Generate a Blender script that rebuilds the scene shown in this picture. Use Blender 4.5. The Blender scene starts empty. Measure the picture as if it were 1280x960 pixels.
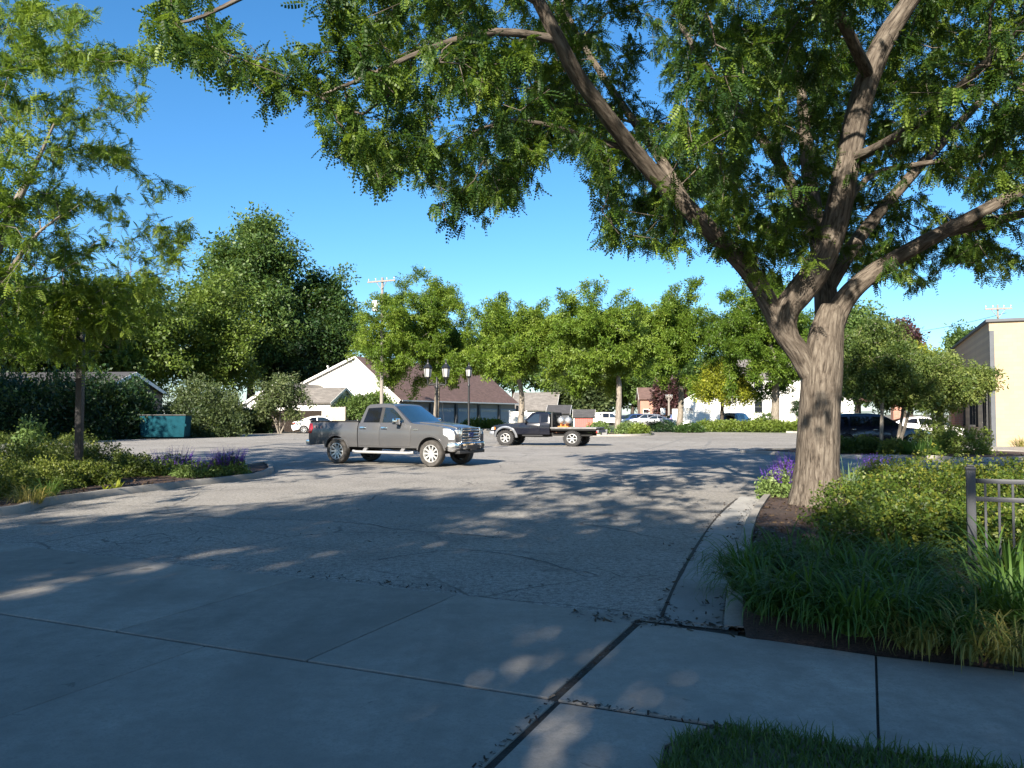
import bpy, bmesh, math, random
import numpy as np
from mathutils import Vector, Matrix, Euler, noise
S = bpy.context.scene
COL = S.collection
R = math.radians
# ------------------------------------------------------------------ camera, sky, sun, exposure
CAMZ = 1.6; FPX = 1000.0; PITCH = math.atan(38/1000)
cd = bpy.data.cameras.new('camera'); cam = bpy.data.objects.new('camera', cd); COL.objects.link(cam)
cam.location = (0, 0, CAMZ); cam.rotation_euler = (math.pi/2 + PITCH, 0, 0)
cd.sensor_width = 36; cd.lens = 36*FPX/1280; cd.clip_start = .05; cd.clip_end = 6000
S.camera = cam
SUN_EL = R(27); SUN_AZ = R(20)            # light travels towards (sin AZ, cos AZ)
W = bpy.data.worlds.new('World'); S.world = W; W.use_nodes = True
nt = W.node_tree; bg = nt.nodes['Background']
sky = nt.nodes.new('ShaderNodeTexSky'); sky.sky_type = 'NISHITA'; sky.sun_disc = False
sky.sun_elevation = SUN_EL; sky.sun_rotation = SUN_AZ + math.pi
sky.air_density = 1; sky.dust_density = .5; sky.ozone_density = 6; sky.altitude = 100
hs = nt.nodes.new('ShaderNodeHueSaturation'); hs.inputs['Saturation'].default_value = 1.14; hs.inputs['Hue'].default_value = .495
nt.links.new(sky.outputs[0], hs.inputs['Color']); nt.links.new(hs.outputs[0], bg.inputs[0]); bg.inputs[1].default_value = .074
sl = bpy.data.lights.new('sun', 'SUN'); sl.energy = 5.0; sl.angle = R(.55); sl.color = (1, .91, .78)
sun = bpy.data.objects.new('sun', sl); COL.objects.link(sun)
sdir = Vector((math.sin(SUN_AZ)*math.cos(SUN_EL), math.cos(SUN_AZ)*math.cos(SUN_EL), -math.sin(SUN_EL)))
sun.rotation_euler = sdir.to_track_quat('-Z', 'Y').to_euler(); sun.location = (-20, -40, 40)
vs = S.view_settings; S.display_settings.display_device = 'sRGB'
vs.view_transform = 'Standard'; vs.look = 'None'; vs.gamma = 1; vs.use_curve_mapping = False; vs.exposure = 1.55
try:
    S.cycles.max_bounces = 6; S.cycles.transparent_max_bounces = 8; S.cycles.diffuse_bounces = 3
    S.cycles.use_denoising = True
except Exception: pass

# ------------------------------------------------------------------ geometry helpers
cp, sp = math.cos(PITCH), math.sin(PITCH)
def P(px, py, d):                          # point seen at a photo pixel, d metres ahead
    xc = (px-640)/FPX; yc = (480-py)/FPX
    Y = cp - yc*sp; Z = sp + yc*cp; t = d/Y
    return Vector((xc*t, d, CAMZ + Z*t))
def G(px, py, z=0.0):                      # ground point at a photo pixel
    xc = (px-640)/FPX; yc = (480-py)/FPX
    Y = cp - yc*sp; Z = sp + yc*cp; t = (z-CAMZ)/Z
    return Vector((xc*t, Y*t, z))
TH = R(24); UX = Vector((math.sin(TH), math.cos(TH), 0)); VX = Vector((math.cos(TH), -math.sin(TH), 0))
def AB(a, b, z=0.0): return VX*a + UX*b + Vector((0, 0, z))
def toAB(p): return p.x*VX.x+p.y*VX.y, p.x*UX.x+p.y*UX.y

def tag(o, label=None, cat=None, group=None, kind=None):
    if label: o['label'] = label
    if cat: o['category'] = cat
    if group: o['group'] = group
    if kind: o['kind'] = kind
    return o
def thing(name, label, cat, loc=(0, 0, 0), rz=0, group=None):
    o = bpy.data.objects.new(name, None); COL.objects.link(o)
    o.empty_display_size = .2
    o.location = loc; o.rotation_euler = (0, 0, rz)
    return tag(o, label, cat, group)
def link(name, me, mat, parent=None, loc=None, rz=0):
    o = bpy.data.objects.new(name, me); COL.objects.link(o)
    for m in (mat if isinstance(mat, (list, tuple)) else [mat]): me.materials.append(m)
    if parent: o.parent = parent
    if loc is not None: o.location = loc
    if rz: o.rotation_euler = (0, 0, rz)
    return o
def copy_tree(o, parent=None):
    c = o.copy(); COL.objects.link(c); c.parent = parent
    for ch in o.children: copy_tree(ch, c)
    return c
def shade(me, ang=35):
    me.polygons.foreach_set('use_smooth', [True]*len(me.polygons))
    try: me.set_sharp_from_angle(angle=R(ang))
    except Exception: pass
class MB:                                  # collects shapes, links them as ONE mesh object
    def __init__(s): s.bm = bmesh.new()
    def box(s, c, size, rot=None, bev=0, taper=None):
        r = bmesh.ops.create_cube(s.bm, size=1); vs = r['verts']
        M = Matrix.Translation(c) @ (rot.to_matrix().to_4x4() if isinstance(rot, Euler) else (rot if rot else Matrix())) @ Matrix.Diagonal((*size, 1))
        if taper:
            for v in vs:
                if v.co.z > 0: v.co.x *= taper; v.co.y *= taper
        bmesh.ops.transform(s.bm, matrix=M, verts=vs)
        if bev:
            es = list({e for v in vs for e in v.link_edges})
            bmesh.ops.bevel(s.bm, geom=es, offset=bev, segments=2, affect='EDGES', profile=.6)
        return s
    def bar(s, a, b, w, h=None):           # square bar from a to b
        a, b = Vector(a), Vector(b); d = b-a; L = d.length
        q = d.to_track_quat('X', 'Z').to_matrix().to_4x4()
        return s.box((a+b)/2, (L, w, h or w), q)
    def tube(s, pts, rs, n=10, cap=True):
        pts = [Vector(p) for p in pts]
        if not hasattr(rs, '__len__'): rs = [rs]*len(pts)
        rings = []; prev = None
        for i, p in enumerate(pts):
            t = (pts[min(i+1, len(pts)-1)]-pts[max(i-1, 0)]).normalized()
            if prev is None: x = t.orthogonal().normalized()
            else: x = (prev - t*prev.dot(t)).normalized()
            prev = x; y = t.cross(x)
            rings.append([s.bm.verts.new(p + (x*math.cos(k*2*math.pi/n)+y*math.sin(k*2*math.pi/n))*rs[i]) for k in range(n)])
        for i in range(len(rings)-1):
            for k in range(n):
                s.bm.faces.new((rings[i][k], rings[i][(k+1) % n], rings[i+1][(k+1) % n], rings[i+1][k]))
        if cap:
            s.bm.faces.new(rings[0][::-1]); s.bm.faces.new(rings[-1])
        return s
    def lathe(s, prof, n=24, M=None, closed=False):   # prof = [(r, z)]
        rings = []; M = M or Matrix()
        for r, z in prof:
            if r < 1e-5: rings.append([s.bm.verts.new(M @ Vector((0, 0, z)))])
            else: rings.append([s.bm.verts.new(M @ Vector((r*math.cos(k*2*math.pi/n), r*math.sin(k*2*math.pi/n), z))) for k in range(n)])
        pr = list(zip(rings, rings[1:] + ([rings[0]] if closed else [])))
        for A, B in (pr if closed else pr[:len(rings)-1]):
            for k in range(n):
                f = [A[k % len(A)], A[(k+1) % len(A)], B[(k+1) % len(B)], B[k % len(B)]]
                u = []
                for v in f:
                    if v not in u: u.append(v)
                if len(u) > 2:
                    try: s.bm.faces.new(u)
                    except ValueError: pass
        return s
    def poly(s, pts):
        s.bm.faces.new([s.bm.verts.new(Vector(p)) for p in pts]); return s
    def prism(s, pts, z0, z1):             # outline in XY
        lo = [s.bm.verts.new((p[0], p[1], z0)) for p in pts]; hi = [s.bm.verts.new((p[0], p[1], z1)) for p in pts]
        n = len(pts)
        s.bm.faces.new(lo[::-1]); s.bm.faces.new(hi)
        for i in range(n): s.bm.faces.new((lo[i], lo[(i+1) % n], hi[(i+1) % n], hi[i]))
        return s
    def extr(s, pts, M, depth):            # outline (x, z) extruded along +y of M
        lo = [s.bm.verts.new(M @ Vector((p[0], 0, p[1]))) for p in pts]; hi = [s.bm.verts.new(M @ Vector((p[0], depth, p[1]))) for p in pts]
        n = len(pts)
        s.bm.faces.new(lo); s.bm.faces.new(hi[::-1])
        for i in range(n): s.bm.faces.new((lo[i], hi[i], hi[(i+1) % n], lo[(i+1) % n]))
        return s
    def bevel(s, off, ang=30, seg=2):
        bmesh.ops.recalc_face_normals(s.bm, faces=s.bm.faces)
        es = [e for e in s.bm.edges if len(e.link_faces) == 2 and e.calc_face_angle(0) > R(ang)]
        bmesh.ops.bevel(s.bm, geom=es, offset=off, segments=seg, affect='EDGES', profile=.6, clamp_overlap=True); return s
    def build(s, name, mat, parent=None, smooth=None, loc=None, rz=0, label=None, cat=None, group=None, kind=None, norm=True):
        me = bpy.data.meshes.new(name)
        if norm: bmesh.ops.recalc_face_normals(s.bm, faces=s.bm.faces)
        s.bm.to_mesh(me); s.bm.free()
        if smooth: shade(me, smooth)
        o = link(name, me, mat, parent, loc, rz)
        return tag(o, label, cat, group, kind)

def mesh_np(name, V, F, tint=None, extra=None):      # V (n,3), F (m,k)
    me = bpy.data.meshes.new(name); V = np.ascontiguousarray(V, dtype=np.float32); F = np.ascontiguousarray(F, dtype=np.int32)
    me.vertices.add(len(V)); me.vertices.foreach_set('co', V.ravel())
    me.loops.add(F.size); me.loops.foreach_set('vertex_index', F.ravel())
    me.polygons.add(len(F)); me.polygons.foreach_set('loop_start', np.arange(0, F.size, F.shape[1], dtype=np.int32))
    me.update(calc_edges=True)
    if tint is not None:
        at = me.attributes.new('tint', 'FLOAT', 'POINT'); at.data.foreach_set('value', np.ascontiguousarray(tint, dtype=np.float32))
    return me
def nrmz(a): return a/np.maximum(np.linalg.norm(a, axis=-1, keepdims=True), 1e-9)
def scatter(name, tmpl, pos, axis, nrm, scale, tint):
    N = len(pos)
    if isinstance(tmpl, list): TF = tmpl[0][1]; TV = np.stack([t[0] for t in tmpl])[np.arange(N) % len(tmpl)]; k = TV.shape[1]
    else: TV, TF = tmpl; k = len(TV); TV = TV[None]
    x = nrmz(axis); z = nrm - (nrm*x).sum(1, keepdims=True)*x; z = nrmz(z); y = np.cross(z, x)
    L = TV*scale[:, None, None]
    V = pos[:, None, :] + L[:, :, 0:1]*x[:, None, :] + L[:, :, 1:2]*y[:, None, :] + L[:, :, 2:3]*z[:, None, :]
    F = (TF[None] + (np.arange(N)*k)[:, None, None]).reshape(-1, TF.shape[1])
    return mesh_np(name, V.reshape(-1, 3), F, np.repeat(tint, k))
def tmpl_pinnate(n=8, seed=0, droop=.25, side=0, wid=1):
    V = []; F = []; rg = random.Random(seed)
    for i in range(n):
        t = .08+.92*i/(n-1); L = (.15*math.sin(math.pi*(.2+.66*t)) + .03)*wid*rg.uniform(.75, 1.15); w = .44/n
        z = -droop*t*t
        for sgn in (-1, 1):
            b = len(V); tip = Vector((t+.05, sgn*L, z-.05))
            V += [(t-w*.8, sgn*.006, z), (t+w*.9, sgn*L*.18, z-.01), (t+w*1.25, sgn*L, z-.05), (t-w*.5, sgn*L*.9, z-.055)]
            F.append((b, b+1, b+2, b+3) if sgn > 0 else (b, b+3, b+2, b+1))
    V = [(x, y+side*x*x, z+rg.uniform(-.012, .012)) for x, y, z in V]
    return np.array(V), np.array(F)
def tmpl_leaves(n, seed, spread=.6, w=.5):          # a loose clump of n single leaves about one leaf long
    rg = random.Random(seed); V = []; F = []
    for i in range(n):
        o = Vector((rg.uniform(-.1, .9), rg.uniform(-spread, spread), rg.uniform(-spread, spread)*.6))
        d = Vector((rg.uniform(.2, 1), rg.uniform(-1, 1), rg.uniform(-.7, .4))).normalized(); nn = d.cross(Vector((rg.uniform(-.4, .4), rg.uniform(-.4, .4), 1))).normalized()
        L = rg.uniform(.55, 1.0)*.6; b = len(V); up = d.cross(nn)
        V += [tuple(o), tuple(o+d*L*.45+nn*L*w*.5+up*.04), tuple(o+d*L), tuple(o+d*L*.45-nn*L*w*.5+up*.04)]
        F.append((b, b+1, b+2, b+3))
    return np.array(V), np.array(F)

# ------------------------------------------------------------------ materials
class NB:
    def __init__(s, name):
        s.m = bpy.data.materials.new(name); s.m.use_nodes = True; s.t = s.m.node_tree; s.n = s.t.nodes; s.b = s.n['Principled BSDF']; s.o = s.n['Material Output']
    def add(s, ty, **kw):
        n = s.n.new('ShaderNode'+ty)
        for k, v in kw.items():
            if k.startswith('i_'): n.inputs[int(k[2:])].default_value = v
            else: setattr(n, k, v)
        return n
    def l(s, a, b): s.t.links.new(a, b)
    def coord(s, kind='Object'): return s.add('TexCoord').outputs[kind]
    def noise(s, scale, detail=4, rough=.55, vec=None, dist=0):
        n = s.add('TexNoise'); n.inputs['Scale'].default_value = scale; n.inputs['Detail'].default_value = detail; n.inputs['Roughness'].default_value = rough; n.inputs['Distortion'].default_value = dist
        if vec is not None: s.l(vec, n.inputs['Vector'])
        return n.outputs['Fac']
    def ramp(s, fac, stops, interp='LINEAR'):
        r = s.add('ValToRGB'); r.color_ramp.interpolation = interp; e = r.color_ramp.elements
        while len(e) < len(stops): e.new(.5)
        for q, (p, c) in zip(e, stops):
            q.position = p; q.color = (*c, 1) if hasattr(c, '__len__') else (c, c, c, 1)
        s.l(fac, r.inputs[0]); return r.outputs[0]
    def mix(s, f, a, b, mode='MIX'):
        m = s.add('Mix', data_type='RGBA', blend_type=mode)
        for v, i in ((f, 0), (a, 6), (b, 7)):
            if hasattr(v, 'links'): s.l(v, m.inputs[i])
            elif i == 0: m.inputs[0].default_value = v
            else: m.inputs[i].default_value = (*v, 1)
        return m.outputs[2]
    def math(s, op, a, b=0):
        m = s.add('Math', operation=op)
        for v, i in ((a, 0), (b, 1)):
            if hasattr(v, 'links'): s.l(v, m.inputs[i])
            else: m.inputs[i].default_value = v
        return m.outputs[0]
    def bump(s, h, strength=.3, dist=.02):
        b = s.add('Bump'); b.inputs['Strength'].default_value = strength; b.inputs['Distance'].default_value = dist
        s.l(h, b.inputs['Height']); s.l(b.outputs[0], s.b.inputs['Normal'])
    def col(s, c):
        if hasattr(c, 'links'): s.l(c, s.b.inputs['Base Color'])
        else: s.b.inputs['Base Color'].default_value = (*c, 1)
    def set(s, **kw):
        for k, v in kw.items(): s.b.inputs[k.replace('_', ' ')].default_value = v
        return s
def M(name, c, rough=.6, metal=0, var=.15, scale=3, bump=0, bscale=40, coat=0, spec=.5, stretch=None):
    k = NB(name); co = k.coord()
    if stretch:
        mp = k.add('Mapping'); mp.inputs['Scale'].default_value = stretch; k.l(co, mp.inputs[0]); co = mp.outputs[0]
    if var:
        f = k.noise(scale, 5, .6, co)
        k.col(k.ramp(f, [(.3, tuple(x*(1-var) for x in c)), (.7, tuple(min(x*(1+var), .9) for x in c))]))
    else: k.col(c)
    k.set(Roughness=rough, Metallic=metal)
    k.b.inputs['Coat Weight'].default_value = coat; k.b.inputs['Coat Roughness'].default_value = .04
    k.b.inputs['Specular IOR Level'].default_value = spec
    if bump: k.bump(k.noise(bscale, 3, .6, co), bump, .01)
    return k.m
def leafmat(name, lo, mid, hi, trans=.35, rough=.5):
    k = NB(name); a = k.add('Attribute', attribute_name='tint')
    c = k.ramp(a.outputs['Fac'], [(0, lo), (.5, mid), (1, hi)])
    k.col(c); k.set(Roughness=rough); k.b.inputs['Specular IOR Level'].default_value = .35
    t = k.add('BsdfTranslucent'); k.l(k.mix(.5, c, (.25, .36, .02), 'MIX'), t.inputs[0])
    mx = k.add('MixShader'); mx.inputs[0].default_value = trans
    k.l(k.b.outputs[0], mx.inputs[1]); k.l(t.outputs[0], mx.inputs[2]); k.l(mx.outputs[0], k.o.inputs[0])
    return k.m
def barkmat(name, dark, mid, light, su=26, sv=3.2, bump=.9):
    k = NB(name); a = k.add('Attribute', attribute_name='bark')
    mp = k.add('Mapping'); mp.inputs['Scale'].default_value = (su, su, sv); k.l(a.outputs['Vector'], mp.inputs[0])
    f = k.noise(1, 7, .66, mp.outputs[0], 1.1)
    mp3 = k.add('Mapping'); mp3.inputs['Scale'].default_value = (su*.75, su*.75, sv*.55); k.l(a.outputs['Vector'], mp3.inputs[0])
    vo = k.add('TexVoronoi', feature='DISTANCE_TO_EDGE'); vo.inputs['Scale'].default_value = 1; k.l(k.mix(.9, mp3.outputs[0], k.add('TexNoise', i_2=2.2).outputs['Color'], 'ADD'), vo.inputs['Vector'])
    pl = k.ramp(vo.outputs['Distance'], [(.0, 0.0), (.30, 1.0)]); f = k.math('ADD', k.math('MULTIPLY', f, .84), k.math('MULTIPLY', pl, .13))
    mp2 = k.add('Mapping'); mp2.inputs['Scale'].default_value = (3, 3, 1.1); k.l(a.outputs['Vector'], mp2.inputs[0])
    g = k.noise(1, 4, .6, mp2.outputs[0])
    c = k.ramp(f, [(.30, dark), (.46, mid), (.68, light)])
    k.col(k.mix(k.ramp(g, [(.35, 0.0), (.7, .55)]), c, tuple(x*.62 for x in mid)))
    k.set(Roughness=.9); k.b.inputs['Specular IOR Level'].default_value = .15
    k.bump(f, bump, .03); return k.m

def asphalt():
    k = NB('worn_asphalt'); co = k.coord()
    big = k.noise(.12, 4, .6, co); mid = k.noise(.9, 5, .65, co); fine = k.noise(55, 3, .7, co); peb = k.add('TexVoronoi'); peb.inputs['Scale'].default_value = 60; k.l(co, peb.inputs['Vector'])
    base = k.ramp(big, [(.3, (.33, .305, .27)), (.72, (.50, .47, .425))])
    base = k.mix(k.ramp(mid, [(.42, 0.0), (.75, .5)]), base, (.16, .15, .14))
    base = k.mix(k.ramp(fine, [(.35, .6), (.62, 0.0)]), base, (.075, .07, .066))
    base = k.mix(k.ramp(k.noise(16, 5, .75, co), [(.40, .65), (.56, 0.0)]), base, (.10, .092, .082))
    base = k.mix(k.ramp(peb.outputs['Color'], [(.72, 0.0), (.9, .55)]), base, (.42, .40, .37))
    # cracks
    ws = k.add('Mapping'); k.l(co, ws.inputs[0])
    dn = k.add('TexNoise'); dn.inputs['Scale'].default_value = 1.3; dn.inputs['Detail'].default_value = 5; k.l(co, dn.inputs['Vector'])
    wv = k.mix(.30, ws.outputs[0], dn.outputs['Color'], 'ADD')
    v = k.add('TexVoronoi', feature='DISTANCE_TO_EDGE'); v.inputs['Scale'].default_value = .42; k.l(wv, v.inputs['Vector'])
    v2 = k.add('TexVoronoi', feature='DISTANCE_TO_EDGE'); v2.inputs['Scale'].default_value = 2.6; k.l(wv, v2.inputs['Vector'])
    c1 = k.ramp(v.outputs['Distance'], [(.002, 1.0), (.009, 0.0)])
    c2 = k.ramp(v2.outputs['Distance'], [(.006, 1.0), (.028, 0.0)])
    msk = k.ramp(k.noise(.35, 3, .5, co), [(.52, 0.0), (.62, 1.0)])
    ck = k.math('MAXIMUM', k.math('MULTIPLY', k.math('MULTIPLY', c1, .7), k.ramp(k.noise(.25, 3, .5, co), [(.42, 0.0), (.60, 1.0)])), k.math('MULTIPLY', k.math('MULTIPLY', c2, msk), .7))
    base = k.mix(ck, base, (.035, .034, .034))
    vo_ = k.add('TexVoronoi'); vo_.inputs['Scale'].default_value = .45; k.l(wv, vo_.inputs['Vector'])
    base = k.mix(k.ramp(vo_.outputs['Distance'], [(.05, .7), (.13, 0.0)]), base, (.07, .065, .06))
    st = k.ramp(k.noise(.5, 4, .6, co, 1.5), [(.66, 0.0), (.74, .45)])
    base = k.mix(st, base, (.07, .066, .062))
    k.col(base); k.set(Roughness=.92); k.b.inputs['Specular IOR Level'].default_value = .25
    h = k.math('SUBTRACT', k.math('ADD', k.math('MULTIPLY', fine, .5), peb.outputs['Distance']), ck)
    k.bump(h, .55, .012); return k.m
def concrete(name, c, sc=1.0, stain=.5):
    k = NB(name); co = k.coord()
    big = k.noise(.7*sc, 5, .6, co, .4); fine = k.noise(90, 3, .7, co); mid = k.noise(6, 5, .65, co)
    lo = tuple(x*.72 for x in c); hi = tuple(x*1.12 for x in c)
    base = k.ramp(big, [(.3, lo), (.7, hi)])
    base = k.mix(k.ramp(mid, [(.45, 0.0), (.8, stain)]), base, tuple(x*.55 for x in c))
    base = k.mix(k.ramp(fine, [(.3, .4), (.55, 0.0)]), base, tuple(x*.5 for x in c))
    base = k.mix(k.ramp(k.noise(.35, 5, .65, co, 1.2), [(.48, 0.0), (.62, .45)]), base, tuple(x*.52 for x in c))
    base = k.mix(k.ramp(k.noise(24, 4, .75, co), [(.38, .5), (.54, 0.0)]), base, tuple(x*.6 for x in c))
    sp = k.ramp(k.noise(3.1, 6, .7, co, 2), [(.66, 0.0), (.70, .7)])
    base = k.mix(sp, base, tuple(x*.38 for x in c))
    gm = k.add('NewGeometry'); isl = k.ramp(gm.outputs['Random Per Island'], [(0, .87), (1, 1.05)]); base = k.mix(1.0, base, isl, 'MULTIPLY')
    mt_ = k.add('Mapping'); mt_.inputs['Rotation'].default_value = (0, 0, TH); mt_.inputs['Scale'].default_value = (1.5, .10, 1); k.l(co, mt_.inputs[0])
    base = k.mix(k.ramp(k.noise(1, 4, .6, mt_.outputs[0], .3), [(.52, 0.0), (.70, .38)]), base, tuple(x*.45 for x in c))
    vs_ = k.add('TexVoronoi'); vs_.inputs['Scale'].default_value = .9; k.l(co, vs_.inputs['Vector'])
    base = k.mix(k.ramp(vs_.outputs['Distance'], [(.035, .6), (.075, 0.0)]), base, tuple(x*.3 for x in c))
    k.col(base); k.set(Roughness=.88); k.b.inputs['Specular IOR Level'].default_value = .25
    k.bump(fine, .25, .006); return k.m
def mulchmat():
    k = NB('bark_mulch'); co = k.coord()
    mp = k.add('Mapping'); mp.inputs['Scale'].default_value = (30, 55, 40); mp.inputs['Rotation'].default_value = (0, 0, .6); k.l(co, mp.inputs[0])
    f = k.noise(1, 5, .7, mp.outputs[0], 1.5); g = k.noise(1.2, 4, .6, co)
    c = k.ramp(f, [(.32, (.018, .011, .008)), (.5, (.075, .042, .03)), (.68, (.16, .10, .075))])
    k.col(k.mix(k.ramp(g, [(.4, 0.0), (.7, .5)]), c, (.03, .02, .016)))
    k.set(Roughness=.95); k.bump(f, 1, .04); return k.m
def siding(name, c, pitch=.2, horizontal=True, rough=.6, depth=.5):
    k = NB(name); co = k.coord(); sx = k.add('SeparateXYZ'); k.l(co, sx.inputs[0])
    z = k.math('FRACT', k.math('DIVIDE', sx.outputs[2 if horizontal else 0], pitch))
    line = k.ramp(z, [(0, .55), (.07, 1.0), (.9, 1.0), (1, .75)])
    f = k.noise(1.5, 4, .6, co)
    base = k.ramp(f, [(.3, tuple(x*.92 for x in c)), (.7, tuple(min(x*1.05, .86) for x in c))])
    k.col(k.mix(1.0, base, line, 'MULTIPLY')); k.set(Roughness=rough)
    k.bump(z, depth, .02); return k.m
def shingle(name, c):
    k = NB(name); co = k.coord(); b = k.add('TexBrick'); k.l(co, b.inputs['Vector'])
    b.inputs['Scale'].default_value = 1; b.inputs['Brick Width'].default_value = .5; b.inputs['Row Height'].default_value = .16; b.inputs['Mortar Size'].default_value = .012
    b.inputs['Color1'].default_value = (*tuple(x*.75 for x in c), 1); b.inputs['Color2'].default_value = (*tuple(x*1.25 for x in c), 1); b.inputs['Mortar'].default_value = (*tuple(x*.45 for x in c), 1)
    f = k.noise(.6, 5, .6, co)
    k.col(k.mix(k.ramp(f, [(.35, 0.0), (.7, .5)]), b.outputs['Color'], tuple(x*.7 for x in c))); k.set(Roughness=.9); return k.m
def brick(name, c, mortar=(.3, .27, .24), w=.4, h=.12):
    k = NB(name); co = k.coord(); mp = k.add('Mapping'); mp.inputs['Rotation'].default_value = (R(90), 0, 0); k.l(co, mp.inputs[0])
    b = k.add('TexBrick'); k.l(mp.outputs[0], b.inputs['Vector'])
    b.inputs['Scale'].default_value = 1; b.inputs['Brick Width'].default_value = w; b.inputs['Row Height'].default_value = h; b.inputs['Mortar Size'].default_value = .008
    b.inputs['Color1'].default_value = (*tuple(x*.95 for x in c), 1); b.inputs['Color2'].default_value = (*tuple(x*1.05 for x in c), 1); b.inputs['Mortar'].default_value = (*mortar, 1)
    f = k.noise(.8, 5, .6, co)
    k.col(k.mix(k.ramp(f, [(.35, 0.0), (.75, .3)]), b.outputs['Color'], tuple(x*.7 for x in c))); k.set(Roughness=.85)
    k.bump(b.outputs['Fac'], -.4, .01); return k.m
def paint(name, c, metal=.5, rough=.35, coat=1.0, dirt=.3):
    k = NB(name); co = k.coord(); sx = k.add('SeparateXYZ'); k.l(co, sx.inputs[0])
    fl = k.noise(900, 2, .5, co)
    base = k.ramp(fl, [(.3, tuple(x*.85 for x in c)), (.7, tuple(min(1, x*1.15) for x in c))])
    d = k.math('MULTIPLY', k.ramp(sx.outputs[2], [(.35, 1.0), (.9, .12)]), k.ramp(k.noise(3, 5, .65, co), [(.3, .3), (.7, 1.0)]))
    d = k.math('MULTIPLY', d, dirt)
    k.col(k.mix(d, base, (.22, .19, .15))); k.set(Metallic=metal, Roughness=rough)
    k.l(k.math('ADD', k.math('MULTIPLY', d, .5), rough), k.b.inputs['Roughness'])
    k.l(k.math('SUBTRACT', coat, d), k.b.inputs['Coat Weight']); k.b.inputs['Coat Roughness'].default_value = .05; return k.m

MT = dict(
 asphalt=asphalt(), walk=concrete('pale_walk_concrete', (.37, .335, .29), 1, .7), apron=concrete('drive_apron_concrete', (.33, .30, .26), .6, .7),
 kerb=concrete('kerb_concrete', (.36, .335, .30), 2, .6), pan=concrete('gutter_concrete', (.40, .385, .36), 1.5, .6), joint=M('dark_joint_soil', (.035, .03, .024), .95, 0, .4, 20, .6, 60), mulch=mulchmat(),
 seal=M('crack_sealer', (.035, .034, .034), .7, 0, .3, 3), skid=M('tyre_rubbed_asphalt', (.19, .18, .165), .9, 0, .35, 1.2, .3, 60), dirt=M('ground_soil', (.13, .115, .075), .95, 0, .4, .4, .4, 30), road=M('road_asphalt', (.11, .108, .105), .9, 0, .2, .5, .4, 60),
 lawn=M('lawn_ground', (.06, .09, .025), .95, 0, .4, 1.2, .6, 80),
 black=M('black_painted_metal', (.012, .013, .014), .45, .2, .2, 8), bronze=M('dark_bronze_paint', (.018, .016, .016), .5, .2, .2, 6, .1, 60),
 fence=M('charcoal_fence_paint', (.028, .03, .036), .5, .1, .15, 6, .05, 90), frost=M('frosted_lantern_glass', (.36, .36, .34), .25, 0, .05, 9),
 white=siding('white_lap_siding', (.80, .79, .74), .2), whitetrim=M('white_trim_paint', (.78, .77, .74), .5, 0, .06, 4), offwhite=siding('white_panel_siding', (.74, .73, .68), .3),
 brownroof=shingle('brown_shingles', (.135, .082, .068)), greyroof=shingle('grey_shingles', (.17, .155, .14)), darkroof=shingle('charcoal_shingles', (.06, .058, .06)),
 blueg=M('blue_grey_door_paint', (.19, .25, .32), .5, 0, .1, 2), greypost=M('dark_grey_trim', (.06, .066, .075), .6, 0, .15, 3), taupe=siding('taupe_siding', (.2, .18, .165), .2),
 tan=brick('tan_brick', (.39, .295, .185), (.33, .25, .165), .4, .2), redbrick=brick('red_brick', (.33, .16, .11)), glassdark=M('dark_window_glass', (.012, .015, .018), .06, 0, 0, 1, spec=.8),
 redshed=siding('faded_red_siding', (.42, .10, .085), .25, False), fencewood=siding('weathered_fence_boards', (.42, .37, .30), .15, False, .85), darkwood=siding('dark_fence_boards', (.05, .035, .026), .15, False, .85),
 teal=M('teal_painted_metal', (.006, .048, .065), .85, 0, .2, 3, spec=.1), poleWood=M('weathered_pole_wood', (.21, .19, .165), .9, 0, .25, 4, .4, 30, stretch=(6, 6, .6)), galv=M('galvanised_metal', (.45, .46, .46), .4, .7, .1, 6),
 darkside=siding('slate_grey_siding', (.05, .055, .065), .2),
)
# ------------------------------------------------------------------ ground
def sheet(name, pts, z, mat, kind='structure', sub=0):
    m = MB(); m.poly([(p[0], p[1], z) for p in pts])
    return m.build(name, mat, kind=kind)
def AQ(a0, b0, a1, b1): return [AB(a0, b0), AB(a1, b0), AB(a1, b1), AB(a0, b1)]
sheet('ground', [(-3000, -3000), (3000, -3000), (3000, 3000), (-3000, 3000)], -.03, MT['dirt'])
sheet('lawn', AQ(-46, 6.3, 60, 110), -.02, MT['lawn'])
# parking lot: broken edge along the walk, wide sheet behind
edge = []
rg = random.Random(4)
for i in range(90):
    a = -.98 - i*.16
    k_ = math.exp(-((a+4.35)/.55)**2)
    b = 6.14 + k_*(.22+.16*noise.noise(Vector((a*4, 3, 0)))+.12*noise.noise(Vector((a*11, 0, 0))))
    edge.append(AB(a, b))
lotpts = edge[::-1] + [AB(-.98, 6.28), AB(-.9, 8), AB(40, 8), AB(40, 73), AB(-46, 73), AB(-46, 10)]
m = MB(); m.poly([(p.x, p.y, 0) for p in lotpts]); bmesh.ops.triangulate(m.bm, faces=m.bm.faces[:]); m.build('parking_lot', MT['asphalt'], kind='structure')
sheet('road', AQ(6, 73.2, 30, 170), -.005, MT['road'])
sheet('street', AQ(-60, -20, 60, -2.6), -.012, MT['road'])
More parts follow.
